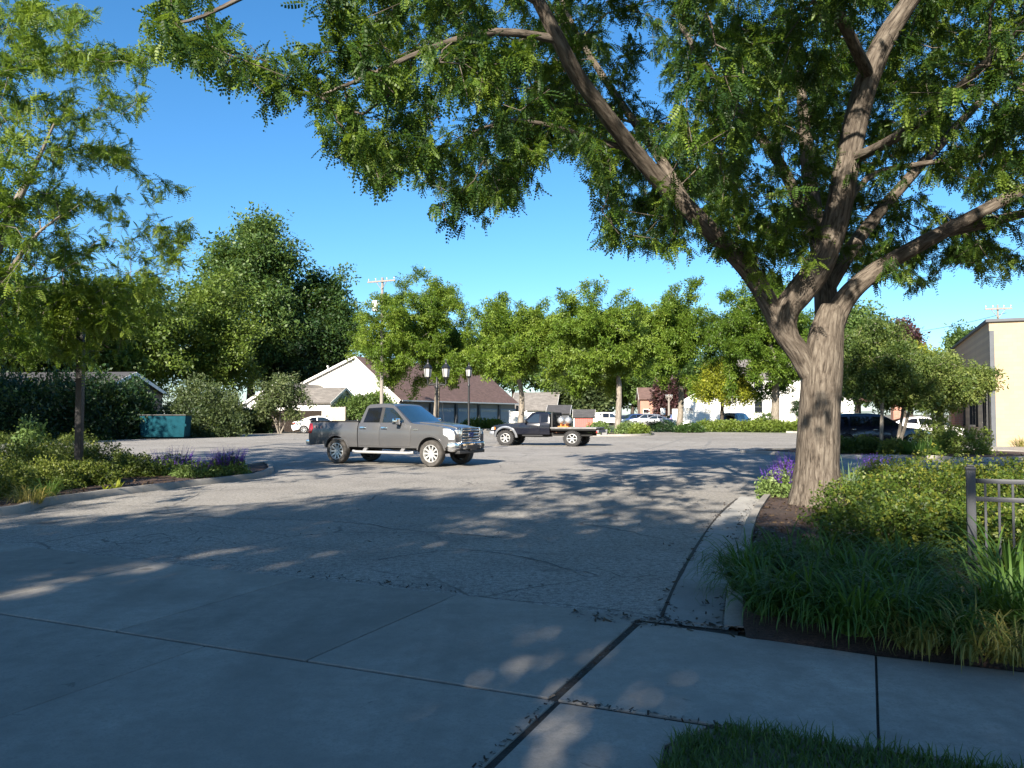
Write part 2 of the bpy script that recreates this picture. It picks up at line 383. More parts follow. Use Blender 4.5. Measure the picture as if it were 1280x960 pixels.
# concrete bed under slabs, then slabs with real gaps
sheet('footway_base', [AB(-30, -2.6), AB(14, -2.6), AB(14, 5.9), AB(-.9, 5.9), AB(-.9, 6.35), AB(-30, 7.0)], -.009, MT['joint'])
def slab_mesh(name, quads, mat, z1=0.004, gap=.007):
    m = MB()
    for q in quads:
        c = sum(((Vector((*p, 0)) if len(p) == 2 else Vector(p)) for p in q), Vector())/len(q)
        pts = []
        for p in q:
            p = Vector((p[0], p[1], 0)); d = (c-p); d.z = 0
            pts.append(p + d.normalized()*gap*1.4)
        m.prism(pts, -.06, z1)
    m.bevel(.004, 40, 1)
    return m.build(name, mat, kind='structure')
bs = [(4.25, 6.19)]
A_ = [(-1.62, .02), (.02, 1.64), (1.64, 3.26), (3.26, 4.9), (4.9, 6.5), (6.5, 8.1)]
slab_mesh('sidewalk', [[AB(a0, 4.25), AB(a1, 4.25), AB(a1, 5.88), AB(a0, 5.88 if a0 > 0 else 6.10)] for a0, a1 in A_] +
          [[AB(-1.56, 2.2), AB(-.82, 2.2), AB(-.84, 3.4), AB(-.92, 3.9), AB(-.78, 4.22), AB(-1.59, 4.22)]], MT['walk'])
dr = [(-1.67, -3.36), (-3.36, -5.1), (-5.1, -7.0), (-7.0, -9.2), (-9.2, -12), (-12, -16)]
def eb(a): return 6.24 + max(0, -a-6)*.05 + (.12 if a < -3.3 else 0)
slab_mesh('drive_apron', [[AB(a1, 4.26), AB(a0, 4.26), AB(a0, eb(a0)), AB(a1, eb(a1))] for a0, a1 in dr] +
          [[AB(a1, -2.5), AB(a0, -2.5), AB(a0, 4.24), AB(a1, 4.24)] for a0, a1 in [(-1.62, -4.2), (-4.2, -7.2), (-7.2, -10.5), (-10.5, -16)]], MT['apron'])

def smooth_line(pts, n=6):
    pts = [Vector((p[0], p[1], 0)) for p in pts]; out = []
    for i in range(len(pts)-1):
        p0 = pts[max(i-1, 0)]; p1 = pts[i]; p2 = pts[i+1]; p3 = pts[min(i+2, len(pts)-1)]
        for k in range(n):
            t = k/n
            out.append(.5*((2*p1)+(p2-p0)*t+(2*p0-5*p1+4*p2-p3)*t*t+(-p0+3*p1-3*p2+p3)*t**3))
    out.append(pts[-1]); return out
def kerb(name, line, w=.16, h=.13, mat='kerb', side=1, joints=2.4, taper=0):
    # concrete kerb swept along a line; side=+1: body lies to the left of the walking direction
    m = MB(); n = len(line); prof = [(0, -.05), (.012, h*.55), (.05, h), (w, h), (w, -.05)]; rings = []; L = 0; nextj = joints
    for i, p in enumerate(line):
        if i: L += (p-line[i-1]).length
        hk = min(1, .12+.88*L/taper) if taper else 1
        t = (line[min(i+1, n-1)]-line[max(i-1, 0)]).normalized(); nn = Vector((-t.y, t.x, 0))*side
        rings.append([m.bm.verts.new(p+nn*u+Vector((0, 0, (z*hk if z > 0 else z)+.006*noise.noise(p*1.7)))) for u, z in prof])
    for A, B in zip(rings, rings[1:]):
        for k in range(len(prof)-1): m.bm.faces.new((A[k], A[k+1], B[k+1], B[k]))
    m.bm.faces.new(rings[0]); m.bm.faces.new(rings[-1][::-1])
    return m.build(name, MT[mat], smooth=40, kind='structure')
def offs(line, d):
    out = []
    for i, p in enumerate(line):
        t = (line[min(i+1, len(line)-1)]-line[max(i-1, 0)]).normalized(); out.append(p+Vector((-t.y, t.x, 0))*d)
    return out
def bed(name, outline, z, mat='mulch', amp=.05, step=.35, low=None):
    # mulch surface: triangulated grid clipped to the outline by an even-odd test
    bm = bmesh.new(); f = bm.faces.new([bm.verts.new((p.x, p.y, z)) for p in outline])
    xs = [p.x for p in outline]; ys = [p.y for p in outline]
    x = min(xs)
    while x < max(xs): bmesh.ops.bisect_plane(bm, geom=bm.verts[:]+bm.edges[:]+bm.faces[:], plane_co=(x, 0, 0), plane_no=(1, 0, 0)); x += step
    y = min(ys)
    while y < max(ys): bmesh.ops.bisect_plane(bm, geom=bm.verts[:]+bm.edges[:]+bm.faces[:], plane_co=(0, y, 0), plane_no=(0, 1, 0)); y += step
    for v in bm.verts:
        if not v.is_boundary: v.co.z += amp*(noise.noise(v.co*.9)+.6)+amp*.5*noise.noise(v.co*3.1)
    if low:
        for v in bm.verts:
            if v.is_boundary and low(v.co): v.co.z = -.015
            elif low and .3 < v.co.y < 14 and toAB(v.co)[1] < 6.8: v.co.z *= max(.12, min(1, (toAB(v.co)[1]-5.9)/.9))
    m = MB(); m.bm.free(); m.bm = bm
    return m.build(name, MT[mat], smooth=180, kind='structure')
# right planting bed: kerb starts at the walk and curves round the big tree
kr = smooth_line([G(903, 783), G(912, 720), G(930, 660), G(944, 636), G(957, 622), G(975, 613), (6.6, 17.6), (8.2, 18.4), (10.5, 18.7), (16, 18.2), (26, 15)], 6)
kerb('bed_kerb', kr, side=-1, taper=1.6)
bed('mulch_bed', offs(kr, -.15) + [Vector((26, 3, 0)), AB(9.0, 5.90), AB(-.82, 5.96)], .07, step=.22, low=lambda p: toAB(p)[1] < 6.05 and toAB(p)[0] > -.8)
# concrete gutter pan beside the kerb
gl = smooth_line([G(903, 783), G(912, 720), G(930, 660), G(944, 636), G(957, 622)], 6)
gp = [AB(-.98, 6.22)] + [p+(Vector((-.50, .02, 0)) if i < 12 else Vector((-.50+.03*(i-12), 0, 0))) for i, p in enumerate(gl)]
go = offs(gl, .006)
m = MB(); n = min(len(gp), len(go)); PANL = [AB(-1.43, 6.22)] + offs(gl, .47)[1:]
for seg in ((0, 9), (9, 15), (15, len(gl)-1)):
    q = [go[i] for i in range(seg[0], seg[1]+1)] + [PANL[i] for i in range(seg[1], seg[0]-1, -1)]
    q = [p.lerp(sum(q, Vector())/len(q), .004) for p in q]
    m.prism([(p.x, p.y) for p in q][::-1], -.05, .006)
m.build('gutter_pan', MT['pan'], kind='structure')
m = MB()
for i in range(len(PANL)-3):
    a, b = PANL[i], PANL[i+1]; n_ = Vector(((b-a).y, -(b-a).x, 0)).normalized(); w0 = .012+.02*abs(noise.noise(a*3)); w1 = .012+.02*abs(noise.noise(b*3))
    m.poly([a-n_*w0+Vector((0, 0, .008)), a+n_*w0+Vector((0, 0, .008)), b+n_*w1+Vector((0, 0, .008)), b-n_*w1+Vector((0, 0, .008))])
m.build('gutter_joint', MT['joint'], kind='structure')
# left island
kl = smooth_line([(-16, 10.2), (-10.5, 11.1), G(0, 645), G(60, 632), G(150, 619), G(240, 608), G(300, 601), G(330, 596), G(343, 589), G(330, 582), (-8.4, 21.6), (-11, 22), (-18, 21.3)], 6)
kerb('island_kerb', kl, side=1)
bed('island_mulch', offs(kl, .15), .07)
# right island in front of the navy suv
k3 = smooth_line([(9.5, 33.5), G(1010, 571), G(1060, 573), G(1120, 573), G(1170, 574), G(1205, 577), (19.0, 28.5), (20.8, 29.8), (20.5, 33.5), (16, 35.5), (11, 35)], 5)
kerb('island_kerb', k3, side=1)
bed('island_mulch', offs(k3, .15), .07, step=.7)
sheet('footpath', [G(1180, 571), G(1232, 579), (22, 24), (45, 24), (45, 42), (25.2, 40.2), (22.5, 36)], .02, MT['walk'])
def seam(name, pts, w, mat, z=.004, jit=.04):
    pts = smooth_line(pts, 10); m = MB(); pr = None
    for i, p in enumerate(pts):
        t = (pts[min(i+1, len(pts)-1)]-pts[max(i-1, 0)]).normalized(); nn = Vector((-t.y, t.x, 0)); o = nn*noise.noise(p*2.1)*jit; ww = w*(.6+.6*abs(noise.noise(p*3.3)))
        c = (m.bm.verts.new(p+o+nn*ww/2+Vector((0, 0, z))), m.bm.verts.new(p+o-nn*ww/2+Vector((0, 0, z))))
        if pr: m.bm.faces.new((pr[0], c[0], c[1], pr[1]))
        pr = c
    return m.build(name, MT[mat], kind='structure')
seam('asphalt_seam', [G(560, 629), G(640, 632), G(720, 633), G(800, 636), G(870, 639), G(922, 643)], .035, 'seal', .004, .06)
seam('asphalt_seam', [G(180, 640), G(290, 648), G(420, 652), G(520, 664), G(640, 672)], .03, 'seal', .0045, .12)
seam('asphalt_seam', [G(470, 700), G(560, 688), G(640, 694), G(740, 720)], .022, 'seal', .005, .10)
seam('tyre_mark', [G(795, 566), G(822, 558), G(846, 551), G(858, 546.5)], .24, 'skid', .004, .05)
seam('tyre_mark', [G(868, 566), G(884, 556), G(889, 549)], .22, 'skid', .0045, .05)
# far kerbs and islands
k4 = [AB(x, 72.6) for x in np.linspace(-6.5, 34, 24)]
kerb('lot_kerb', k4, side=1, h=.16)
sheet('far_planting', [AB(-3.5, 72.7), AB(34, 72.7), AB(34, 76), AB(-3.5, 76)], .1, MT['lawn'])
k5 = [AB(-46+.02, y) for y in np.linspace(72.6, 36, 16)]
kerb('lot_kerb', [AB(x, 72.6) for x in np.linspace(-46, -20, 12)], side=1, h=.16)
k6 = smooth_line([G(676, 541.4), G(690, 545), G(740, 545.5), G(800, 545.2), G(818, 543), G(800, 541.2), G(700, 540.6)], 5)
kerb('island_kerb', k6, side=1, h=.16); bed('island_mulch', offs(k6, .15), .08, step=2)
# ------------------------------------------------------------------ trees and plants
BARK = barkmat('locust_bark', (.016, .012, .0095), (.105, .086, .068), (.215, .185, .15), 19, 3.4, 1.0)
BARK2 = barkmat('young_bark', (.06, .05, .04), (.22, .19, .155), (.34, .31, .27), 20, 3)
BARKD = barkmat('dark_bark', (.02, .017, .014), (.07, .058, .047), (.12, .10, .085), 20, 3)
LEAF = dict(
 locust=leafmat('locust_leaves', (.014, .038, .009), (.042, .092, .012), (.15, .215, .026), .40),
 left=leafmat('locust_leaves_olive', (.045, .09, .012), (.105, .17, .02), (.20, .26, .035), .42),
 lot=leafmat('locust_leaves_light', (.06, .11, .013), (.115, .19, .022), (.20, .27, .04), .42),
 maple=leafmat('maple_leaves', (.018, .045, .012), (.052, .10, .022), (.11, .165, .04), .28),
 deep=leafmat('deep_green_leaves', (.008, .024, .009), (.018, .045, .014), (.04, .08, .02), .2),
 lime=leafmat('lime_leaves', (.05, .085, .012), (.10, .15, .022), (.17, .22, .04), .3),
 olive=leafmat('olive_leaves', (.03, .05, .02), (.07, .095, .035), (.13, .155, .06), .25),
 yellow=leafmat('golden_leaves', (.12, .15, .015), (.22, .24, .02), (.38, .37, .04), .35),
 purple=leafmat('purple_leaves', (.022, .010, .012), (.05, .02, .024), (.09, .04, .04), .2),
 crab=leafmat('crab_leaves', (.04, .07, .016), (.10, .145, .032), (.20, .23, .06), .33),
 spirea=leafmat('spirea_leaves', (.025, .05, .009), (.07, .115, .016), (.19, .19, .028), .3),
 bush=leafmat('bush_leaves', (.03, .055, .012), (.08, .11, .02), (.17, .19, .035), .3),
 lily=leafmat('lily_blades', (.02, .055, .012), (.045, .105, .02), (.09, .16, .03), .3),
 straw=leafmat('straw_blades', (.10, .11, .03), (.20, .19, .05), (.33, .25, .07), .3),
 salvia=leafmat('salvia_leaves', (.06, .11, .025), (.12, .19, .05), (.2, .27, .09), .3),
 spike=leafmat('salvia_spikes', (.07, .02, .24), (.17, .06, .46), (.30, .15, .60), .2),
 iris=leafmat('iris_blades', (.10, .17, .09), (.17, .26, .14), (.27, .36, .22), .25),
 grass=leafmat('grass_blades', (.03, .06, .012), (.055, .10, .02), (.10, .15, .03), .3),
 litter=leafmat('dry_litter', (.02, .014, .01), (.05, .035, .022), (.12, .08, .045), .0),
)
PIN = [tmpl_pinnate(7, 1, .15, .05), tmpl_pinnate(7, 2, .4, -.18, .9), tmpl_pinnate(7, 3, .25, .2, 1.1), tmpl_pinnate(7, 4, .7, -.06, .8), tmpl_pinnate(7, 5, .05, .12, 1.2)]; PIN6 = tmpl_pinnate(5)
CL5 = tmpl_leaves(5, 3); CL8 = tmpl_leaves(8, 5, .8); CL4 = tmpl_leaves(4, 9)
def bark_tubes(tubes, segs, disp=0):
    """tubes: [(pts, radii, sides)] main wood; segs: [(p, q, rp, rq)] twigs. returns mesh"""
    V = []; F = []; B = []
    for pts, rs, n in tubes:
        pts = [Vector(p) for p in pts]
        # resample smooth
        pp = []; rr = []
        for i in range(len(pts)-1):
            p0 = pts[max(i-1, 0)]; p1 = pts[i]; p2 = pts[i+1]; p3 = pts[min(i+2, len(pts)-1)]
            k = max(2, int((p2-p1).length/.06)) if n > 12 else 3
            for j in range(k):
                t = j/k; pp.append(.5*((2*p1)+(p2-p0)*t+(2*p0-5*p1+4*p2-p3)*t*t+(-p0+3*p1-3*p2+p3)*t**3)); rr.append(rs[i]+(rs[i+1]-rs[i])*t)
        pp.append(pts[-1]); rr.append(rs[-1]); prev = None; b0 = len(V); L = 0
        for i, p in enumerate(pp):
            t = (pp[min(i+1, len(pp)-1)]-pp[max(i-1, 0)]).normalized()
            x = Vector((1, 0, 0))-t*t.x if prev is None else prev-t*prev.dot(t)
            if x.length < 1e-4: x = t.orthogonal()
            x.normalize(); prev = x; y = t.cross(x)
            if i: L += (p-pp[i-1]).length
            for k in range(n):
                a = k*2*math.pi/n; ca, sa = math.cos(a), math.sin(a); r = rr[i]
                if disp:
                    q = Vector((ca*r*13, sa*r*13, L*.8+b0*.01))
                    r *= 1+disp*((.35-abs(noise.noise(q)))*1.5+.5*noise.noise(q*2.3)) + disp*.5*noise.noise(Vector((ca*1.4, sa*1.4, L*.35)))
                V.append(p+(x*ca+y*sa)*r); B.append((ca*rr[i], sa*rr[i], L+b0*.13))
        for i in range(len(pp)-1):
            for k in range(n):
                F.append((b0+i*n+k, b0+i*n+(k+1) % n, b0+(i+1)*n+(k+1) % n, b0+(i+1)*n+k))
        c = len(V); 
        for k in range(0, n-2, 2):
            F.append((b0+(len(pp)-1)*n, b0+(len(pp)-1)*n+k+1, b0+(len(pp)-1)*n+k+2, b0+(len(pp)-1)*n+min(k+3, n-1)) if k+3 < n else (b0+(len(pp)-1)*n, b0+(len(pp)-1)*n+k+1, b0+(len(pp)-1)*n+k+1, b0+(len(pp)-1)*n+k+2))
    F = [f for f in F if len(set(f)) == 4]
    n = 5
    for p, q, rp, rq in segs:
        d = q-p
        if d.length < 1e-4: continue
        x = d.orthogonal().normalized(); y = d.normalized().cross(x); b = len(V)
        for c, r in ((p, rp), (q, rq)):
            for k in range(n):
                a = k*2*math.pi/n; V.append(c+(x*math.cos(a)+y*math.sin(a))*r); B.append((math.cos(a)*r, math.sin(a)*r, c.z*1.3+c.x))
        for k in range(n): F.append((b+k, b+(k+1) % n, b+n+(k+1) % n, b+n+k))
    me = mesh_np('wood', np.array([tuple(v) for v in V]), np.array(F))
    at = me.attributes.new('bark', 'FLOAT_VECTOR', 'POINT'); at.data.foreach_set('vector', np.array(B, dtype=np.float32).ravel())
    me.polygons.foreach_set('use_smooth', [True]*len(me.polygons)); return me
def grow(rng, mains, attr, step=.5, sag=-.1, rt=.005, wander=.12):
    """mains: [(pts, radii)]; returns node arrays"""
    pos = []; par = []; rad = []; ismain = []; dirs = []
    for pts, rs in mains:
        pts = [Vector(p) for p in pts]; last = -1
        for i in range(len(pts)-1):
            k = max(1, int((pts[i+1]-pts[i]).length/(step*.6)))
            for j in range(k):
                t = j/k; pos.append(np.array(pts[i].lerp(pts[i+1], t))); par.append(last); last = len(pos)-1; rad.append(rs[i]+(rs[i+1]-rs[i])*t); ismain.append(True); dirs.append(np.array((pts[i+1]-pts[i]).normalized()))
        pos.append(np.array(pts[-1])); par.append(last); rad.append(rs[-1]); ismain.append(True); dirs.append(np.array((pts[-1]-pts[-2]).normalized()))
    nm = len(pos); mp = np.array(pos)
    d0 = np.array([np.min(((mp-a)**2).sum(1)) for a in attr]); order = np.argsort(d0)
    cap = nm+len(attr)*14; PA = np.zeros((cap, 3)); PA[:nm] = mp; n = nm
    for ai in order:
        a = attr[ai]; dv = a-PA[:n]; dist = np.sqrt((dv**2).sum(1))
        # prefer parents below / inside, and going with their direction
        D = np.array(dirs); cosv = (dv*D).sum(1)/np.maximum(dist, 1e-6)
        j = int(np.argmin(dist*(1.25-.35*cosv)))
        L = dist[j]
        if L < step*.25: continue
        k = min(12, max(1, int(round(L/step)))); p0 = PA[j].copy(); d1 = dirs[j]; cur = j; prev = p0
        for s in range(1, k+1):
            t = s/k; q = p0*(1-t)+a*t + d1*L*.22*t*(1-t)*1.6
            q = q+np.array([0, 0, sag])*L*t*(1-t)*-2
            if s < k: q = q+rng.normal(0, wander*L/k, 3)
            dd = q-prev; dd /= max(np.linalg.norm(dd), 1e-6)
            PA[n] = q; pos.append(q); par.append(cur); rad.append(0); ismain.append(False); dirs.append(dd); cur = n; n += 1; prev = q
    pos = PA[:n]; par = np.array(par); acc = np.zeros(n); e = 2.3
    kids = np.zeros(n, int)
    for i in range(n-1, -1, -1):
        if par[i] >= 0: kids[par[i]] += 1
    for i in range(n-1, -1, -1):
        if kids[i] == 0 or acc[i] == 0: acc[i] = max(acc[i], rt**e)
        if par[i] >= 0: acc[par[i]] += acc[i]
    rr = acc**(1/e)
    return pos, par, np.array(rad), rr, np.array(ismain), np.array(dirs), nm
def make_tree(name, label, cat, base, mains, attr, seed, leaf, tmpl, nleaf, size, bark, group=None, step=.5, droop=.35, spread=.25, rt=.005,
              sides=16, disp=0, maxr=.035, tint=(.5, .22), updir=.6, clump=.16, sag=-.1, parts=('trunk', 'crown'), tuft=0):
    rng = np.random.default_rng(seed); base = Vector(base)
    pos, par, rad, rr, im, dirs, nm = grow(rng, mains, attr, step, sag, rt)
    segs = []
    for i in range(nm, len(pos)):
        j = par[i]; rj = min(rr[j], rr[i]*1.5) if not im[j] else min(rad[j]*.8, rr[i]*1.3)
        segs.append((Vector(pos[j])-base, Vector(pos[i])-base, min(rj, .11), min(rr[i], .1)))
    tubes = [([Vector(p)-base for p in pts], rs, sides if max(rs) > .07 else 8) for pts, rs in mains]
    t = thing(name, label, cat, base, 0, group)
    me = bark_tubes(tubes, segs, disp); link(parts[0], me, bark, t)
    cand = np.where((~im) & (rr < maxr))[0]
    if len(cand) == 0: cand = np.arange(nm, len(pos))
    pick = np.repeat(rng.choice(cand, nleaf//tuft), tuft) if tuft else rng.choice(cand, nleaf)
    nleaf = len(pick); u = rng.random(nleaf)[:, None]
    jit = rng.normal(0, spread, (nleaf, 3))*np.array([1, 1, .7])
    if tuft: u = np.repeat(u[::tuft], tuft, 0); jit = np.repeat(jit[::tuft], tuft, 0)+jit*.22
    p = pos[pick]*(1-u)+pos[par[pick]]*u + jit
    td = dirs[pick]; out = rng.normal(0, 1, (nleaf, 3))
    ax = nrmz(td*.55+nrmz(out)*.85+np.array([0, 0, -droop])*1.0)
    nr = np.array([0, 0, 1.0])*updir + rng.normal(0, .45, (nleaf, 3))
    cl = rng.normal(0, clump, len(pos)); tn = np.clip(tint[0]+cl[pick]+rng.normal(0, tint[1]*.8, nleaf), 0, 1)
    sc = size*rng.uniform(.65, 1.25, nleaf)
    me = scatter('crown', tmpl, p-np.array(base), ax, nr, sc, tn); link(parts[1], me, LEAF[leaf], t)
    return t
def ball_attr(rng, n, c, r, lo=-.7, shell=.55, lumps=1, noise_s=.35, thr=-.15, seed=0):
    """clumpy points in an ellipsoid; radius varied by noise"""
    out = []; c = np.array(c); r = np.array(r)
    tries = 0
    while len(out) < n and tries < n*60:
        tries += 1
        d = rng.normal(0, 1, 3); d /= np.linalg.norm(d)
        if d[2] < lo: continue
        k = 1+.30*lumps*noise.noise(Vector(d*1.9)+Vector((seed*3.1, 0, 0)))+.16*lumps*noise.noise(Vector(d*4.6)+Vector((seed, 9, 0)))
        u = shell+(1-shell)*rng.random() if rng.random() < .75 else rng.random()**.5
        p = c+d*r*k*u
        if noise.noise(Vector(p)*noise_s+Vector((seed*7.7, 0, 3))) < thr: continue
        out.append(p)
    return np.array(out)
def crown_box(x0, x1, ytop, ybot, d):               # ellipsoid seen in a photo box at distance d
    a = P(x0, ytop, d); b = P(x1, ybot, d)
    return ((a.x+b.x)/2, d, (a.z+b.z)/2), (abs(b.x-a.x)/2, abs(b.x-a.x)/2, (a.z-b.z)/2)
def far_tree(name, label, d, box, leaf, seed, n=170, nleaf=5000, size=.9, tmpl=None, bark=None, trunk_px=None, group=None, lo=-.75, thr=-.2, tr=.25, tint=(.5, .22), spread=None, stems=1, depth=1.0, zb=0.0, clump=.16, droop=.25, updir=.6, shell=.5, lumps=1, tuft=0):
    rng = np.random.default_rng(seed); c, r = crown_box(*box, d); r = (r[0], r[1]*depth, r[2])
    bx = (G(trunk_px, 530).x/G(trunk_px, 530).y*d) if trunk_px else c[0]
    base = Vector((bx, d, zb)); mains = []
    for s in range(stems):
        o = Vector((rng.uniform(-.3, .3), rng.uniform(-.3, .3), 0)) if stems > 1 else Vector()
        top = Vector((c[0]+rng.uniform(-.2, .2)*r[0]*(1 if stems == 1 else 2.2), d+rng.uniform(-.2, .2)*r[1], c[2]+r[2]*.45))
        f = Vector((bx, d, max(c[2]-r[2]*.75, .6)))
        mains.append(([base+o*.4+Vector((0, 0, -.1)), base+o*.5+Vector((0, 0, .15)), f+o*1.6+Vector((.03*r[0], 0, 0)), f.lerp(top, .5)+o*2+Vector((rng.uniform(-.1, .1)*r[0], 0, 0)), top], [tr*1.35, tr*1.05, tr*.8, tr*.5, tr*.15]))
    attr = ball_attr(rng, n, c, r, lo, shell, lumps, thr=thr, noise_s=2.2/max(r), seed=seed)
    return make_tree(name, label, 'tree', base, mains, attr, seed, leaf, tmpl or CL8, nleaf, size, bark or BARK2, group, step=max(.4, max(r)*.16), spread=spread or max(r)*.075, rt=.012, sides=8, maxr=.09, tint=tint, clump=clump, droop=droop, updir=updir, tuft=tuft)

# ---- the big honey locust
def PL(*a): return [P(x, y, d) for x, y, d in a]
base = G(1022, 634, .05); D0 = base.y
trunk = [Vector((base.x, base.y, -.1)), Vector((base.x, base.y, .06)), P(1021, 612, D0), P(1022, 580, D0), P(1024, 530, D0), P(1027, 480, D0), P(1030, 445, D0), P(1034, 410, D0), P(1040, 385, D0+.05)]
mains = [(trunk, [.60, .50, .40, .345, .33, .32, .305, .265, .19]),
 (PL((1012, 468, D0), (998, 440, D0-.05), (980, 415, D0-.1), (966, 388, D0-.1), (942, 347, D0-.2), (906, 306, D0-.5), (862, 263, D0-.9), (825, 226, D0-1.2), (790, 186, D0-1.6), (755, 140, D0-2.1), (722, 95, D0-2.6), (698, 50, D0-3), (672, 0, D0-3.3), (640, -50, D0-3.6)), [.16, .18, .175, .165, .15, .138, .135, .13, .12, .115, .105, .095, .08, .06]),
 (PL((1010, 455, D0), (985, 418, D0-.1), (984, 388, D0-.2), (1000, 366, D0-.3), (1023, 333, D0-.35), (1043, 280, D0-.4), (1056, 220, D0-.5), (1070, 150, D0-.65), (1086, 95, D0-.8), (1106, 50, D0-.9), (1136, 4, D0-1.1), (1175, -50, D0-1.4)), [.12, .17, .205, .22, .225, .21, .195, .185, .175, .165, .14, .11]),
 (PL((1032, 440, D0+.1), (1042, 402, D0+.1), (1062, 367, D0), (1100, 335, D0-.1), (1142, 310, D0-.2), (1185, 287, D0-.3), (1232, 262, D0-.5), (1290, 232, D0-.7), (1380, 195, D0-1)), [.22, .2, .165, .14, .125, .115, .1, .09, .06]),
 (PL((1180, 290, D0-.3), (1235, 278, D0-.1), (1300, 262, D0+.2), (1400, 240, D0+.5)), [.1, .085, .07, .05]),
 (PL((1036, 420, D0+.2), (1031, 350, D0+.6), (1020, 280, D0+1.2), (1010, 205, D0+1.8), (1002, 120, D0+2.4), (992, 20, D0+3)), [.22, .18, .15, .13, .1, .06]),
 (PL((1016, 290, D0+1), (975, 205, D0+1.4), (925, 140, D0+1.8), (888, 90, D0+2.2), (850, 30, D0+2.6)), [.12, .1, .085, .07, .045]),
 (PL((1034, 360, D0+.5), (1078, 292, D0+1), (1130, 230, D0+1.6), (1185, 170, D0+2.2), (1250, 100, D0+2.8), (1320, 30, D0+3.3)), [.14, .12, .1, .085, .065, .045]),
 (PL((1062, 200, D0-.5), (1105, 180, D0-1.3), (1165, 140, D0-2.3), (1230, 80, D0-3.4), (1310, 0, D0-4.5)), [.09, .075, .065, .05, .035]),
 (PL((1045, 280, D0-.4), (1085, 222, D0+.3), (1150, 205, D0+.6), (1290, 188, D0+1)), [.07, .055, .045, .03]),
 (PL((866, 267, D0-.9), (820, 190, D0-.2), (770, 120, D0+.6), (720, 40, D0+1.4), (690, -30, D0+2)), [.09, .08, .065, .05, .035]),
 (PL((790, 186, D0-1.6), (752, 178, D0-1.7), (700, 160, D0-2), (640, 150, D0-2.3), (590, 165, D0-2.6)), [.06, .045, .035, .025, .015]),
 (PL((698, 50, D0-3), (620, 40, D0-3.4), (540, 60, D0-3.7), (460, 95, D0-4), (400, 120, D0-4.2)), [.06, .05, .038, .025, .015]),
 (PL((672, 0, D0-3.3), (570, -45, D0-3.8), (450, -55, D0-4.3), (340, -20, D0-4.7), (255, 20, D0-5), (215, 30, D0-5.1)), [.07, .055, .045, .03, .02, .012]),
 (PL((1086, 95, D0-.8), (1060, 40, D0-2), (1020, -40, D0-3.6), (970, -140, D0-5.2)), [.1, .08, .065, .045]),
]
# lower outline of the crown as it hangs (photo column -> lowest leaf row)
OUTX = [150, 195, 230, 262, 300, 330, 345, 380, 400, 440, 470, 492, 520, 545, 562, 585, 620, 645, 665, 690, 735, 755, 790, 830, 862, 900, 930, 1000, 1040, 1080, 1120, 1160, 1185, 1215, 1250, 1290, 1400, 1600]
OUTY = [-30, 22, 70, 92, 100, 128, 135, 108, 125, 205, 235, 238, 190, 235, 300, 275, 268, 258, 215, 190, 205, 318, 325, 338, 328, 345, 350, 330, 335, 352, 372, 382, 345, 345, 370, 378, 360, 330]
CORR = []
for li, lw in ((1, 24), (2, 34), (3, 20), (5, 12), (7, 12)):      # keep the big limbs clear of leaves on the near side
    Lp = mains[li][0]
    for a, b in zip(Lp, Lp[1:]):
        for t in (0, .33, .66):
            p = a.lerp(b, t); Z = p.z-CAMZ; den = p.y*cp+Z*sp; CORR.append((640+FPX*p.x/den, 480-FPX*(Z*cp-p.y*sp)/den, p.y, lw))
rng = np.random.default_rng(11)
att = []; tries = 0
while len(att) < 5200 and tries < 900000:
    tries += 1
    ang = rng.random()*2*math.pi; q = math.sqrt(rng.random()); Rr = 9.6+1.0*math.sin(ang*3+1)
    x = base.x+.1+math.cos(ang)*q*Rr; y = D0-.6+math.sin(ang)*q*Rr*.86
    zt = 4.2+8.8*math.sqrt(max(0, 1-q*q)); zb = 3.3+1.0*(1-q)*1.5
    z = zb+(zt-zb)*rng.random()**1.25
    # photo position
    Z = (z-CAMZ); t = y/(cp - 0*sp); yc_num = (Z*cp - y*sp); den = (y*cp+Z*sp); px = 640+FPX*x/den; py = 480-FPX*yc_num/den
    lim = np.interp(px, OUTX, OUTY)
    if py > lim-22: continue
    if (y < 7.8 and py > -50) or y < 5.2: continue
    vx, vy = base.x-x, base.y-y; al = vx*math.sin(SUN_AZ)+vy*math.cos(SUN_AZ)
    if al > 1 and abs(vx*math.cos(SUN_AZ)-vy*math.sin(SUN_AZ)) < .8 and -.2 < z-al*math.tan(SUN_EL) < 3.4 and rng.random() < .93: continue  # drops most leaves whose shadow would fall on the trunk, keeping it sunlit
    if y < D0-1 and py > 0 and rng.random() < .22: continue
    if -200 < px < 1500 and py < -260 and rng.random() < .75: continue
    fx = noise.noise(Vector((x, y, z))*.55+Vector((5, 2, 1)))
    if fx < .0: continue
    if any(y < ly+.35 and abs(px-lx) < lw and abs(py-lyp) < lw and (lyp > 110 or lx > 1000) for lx, lyp, ly, lw in CORR): continue
    if 780 < px < 1130 and 110 < py < 330 and y < D0-.8 and rng.random() < .6: continue
    att.append((x, y, z))
att = np.array(att)
# tips that hang along the lower outline
tips = []
for px in list(np.arange(200, 640, 9))+list(np.arange(640, 1400, 12)):
    lim = np.interp(px, OUTX, OUTY)
    for k in range(2):
        d = np.interp(px, [200, 450, 640, 800, 1020, 1400], [D0-5, D0-4, D0-2.8, D0-1.6, D0+.5, D0]) + rng.normal(0, .8)
        if px > 760 and rng.random() < .45: continue
        tips.append(tuple(P(px+rng.normal(0, 6), lim-10-abs(rng.normal(0, 26)), d)))
att = np.vstack([att, np.array(tips)])
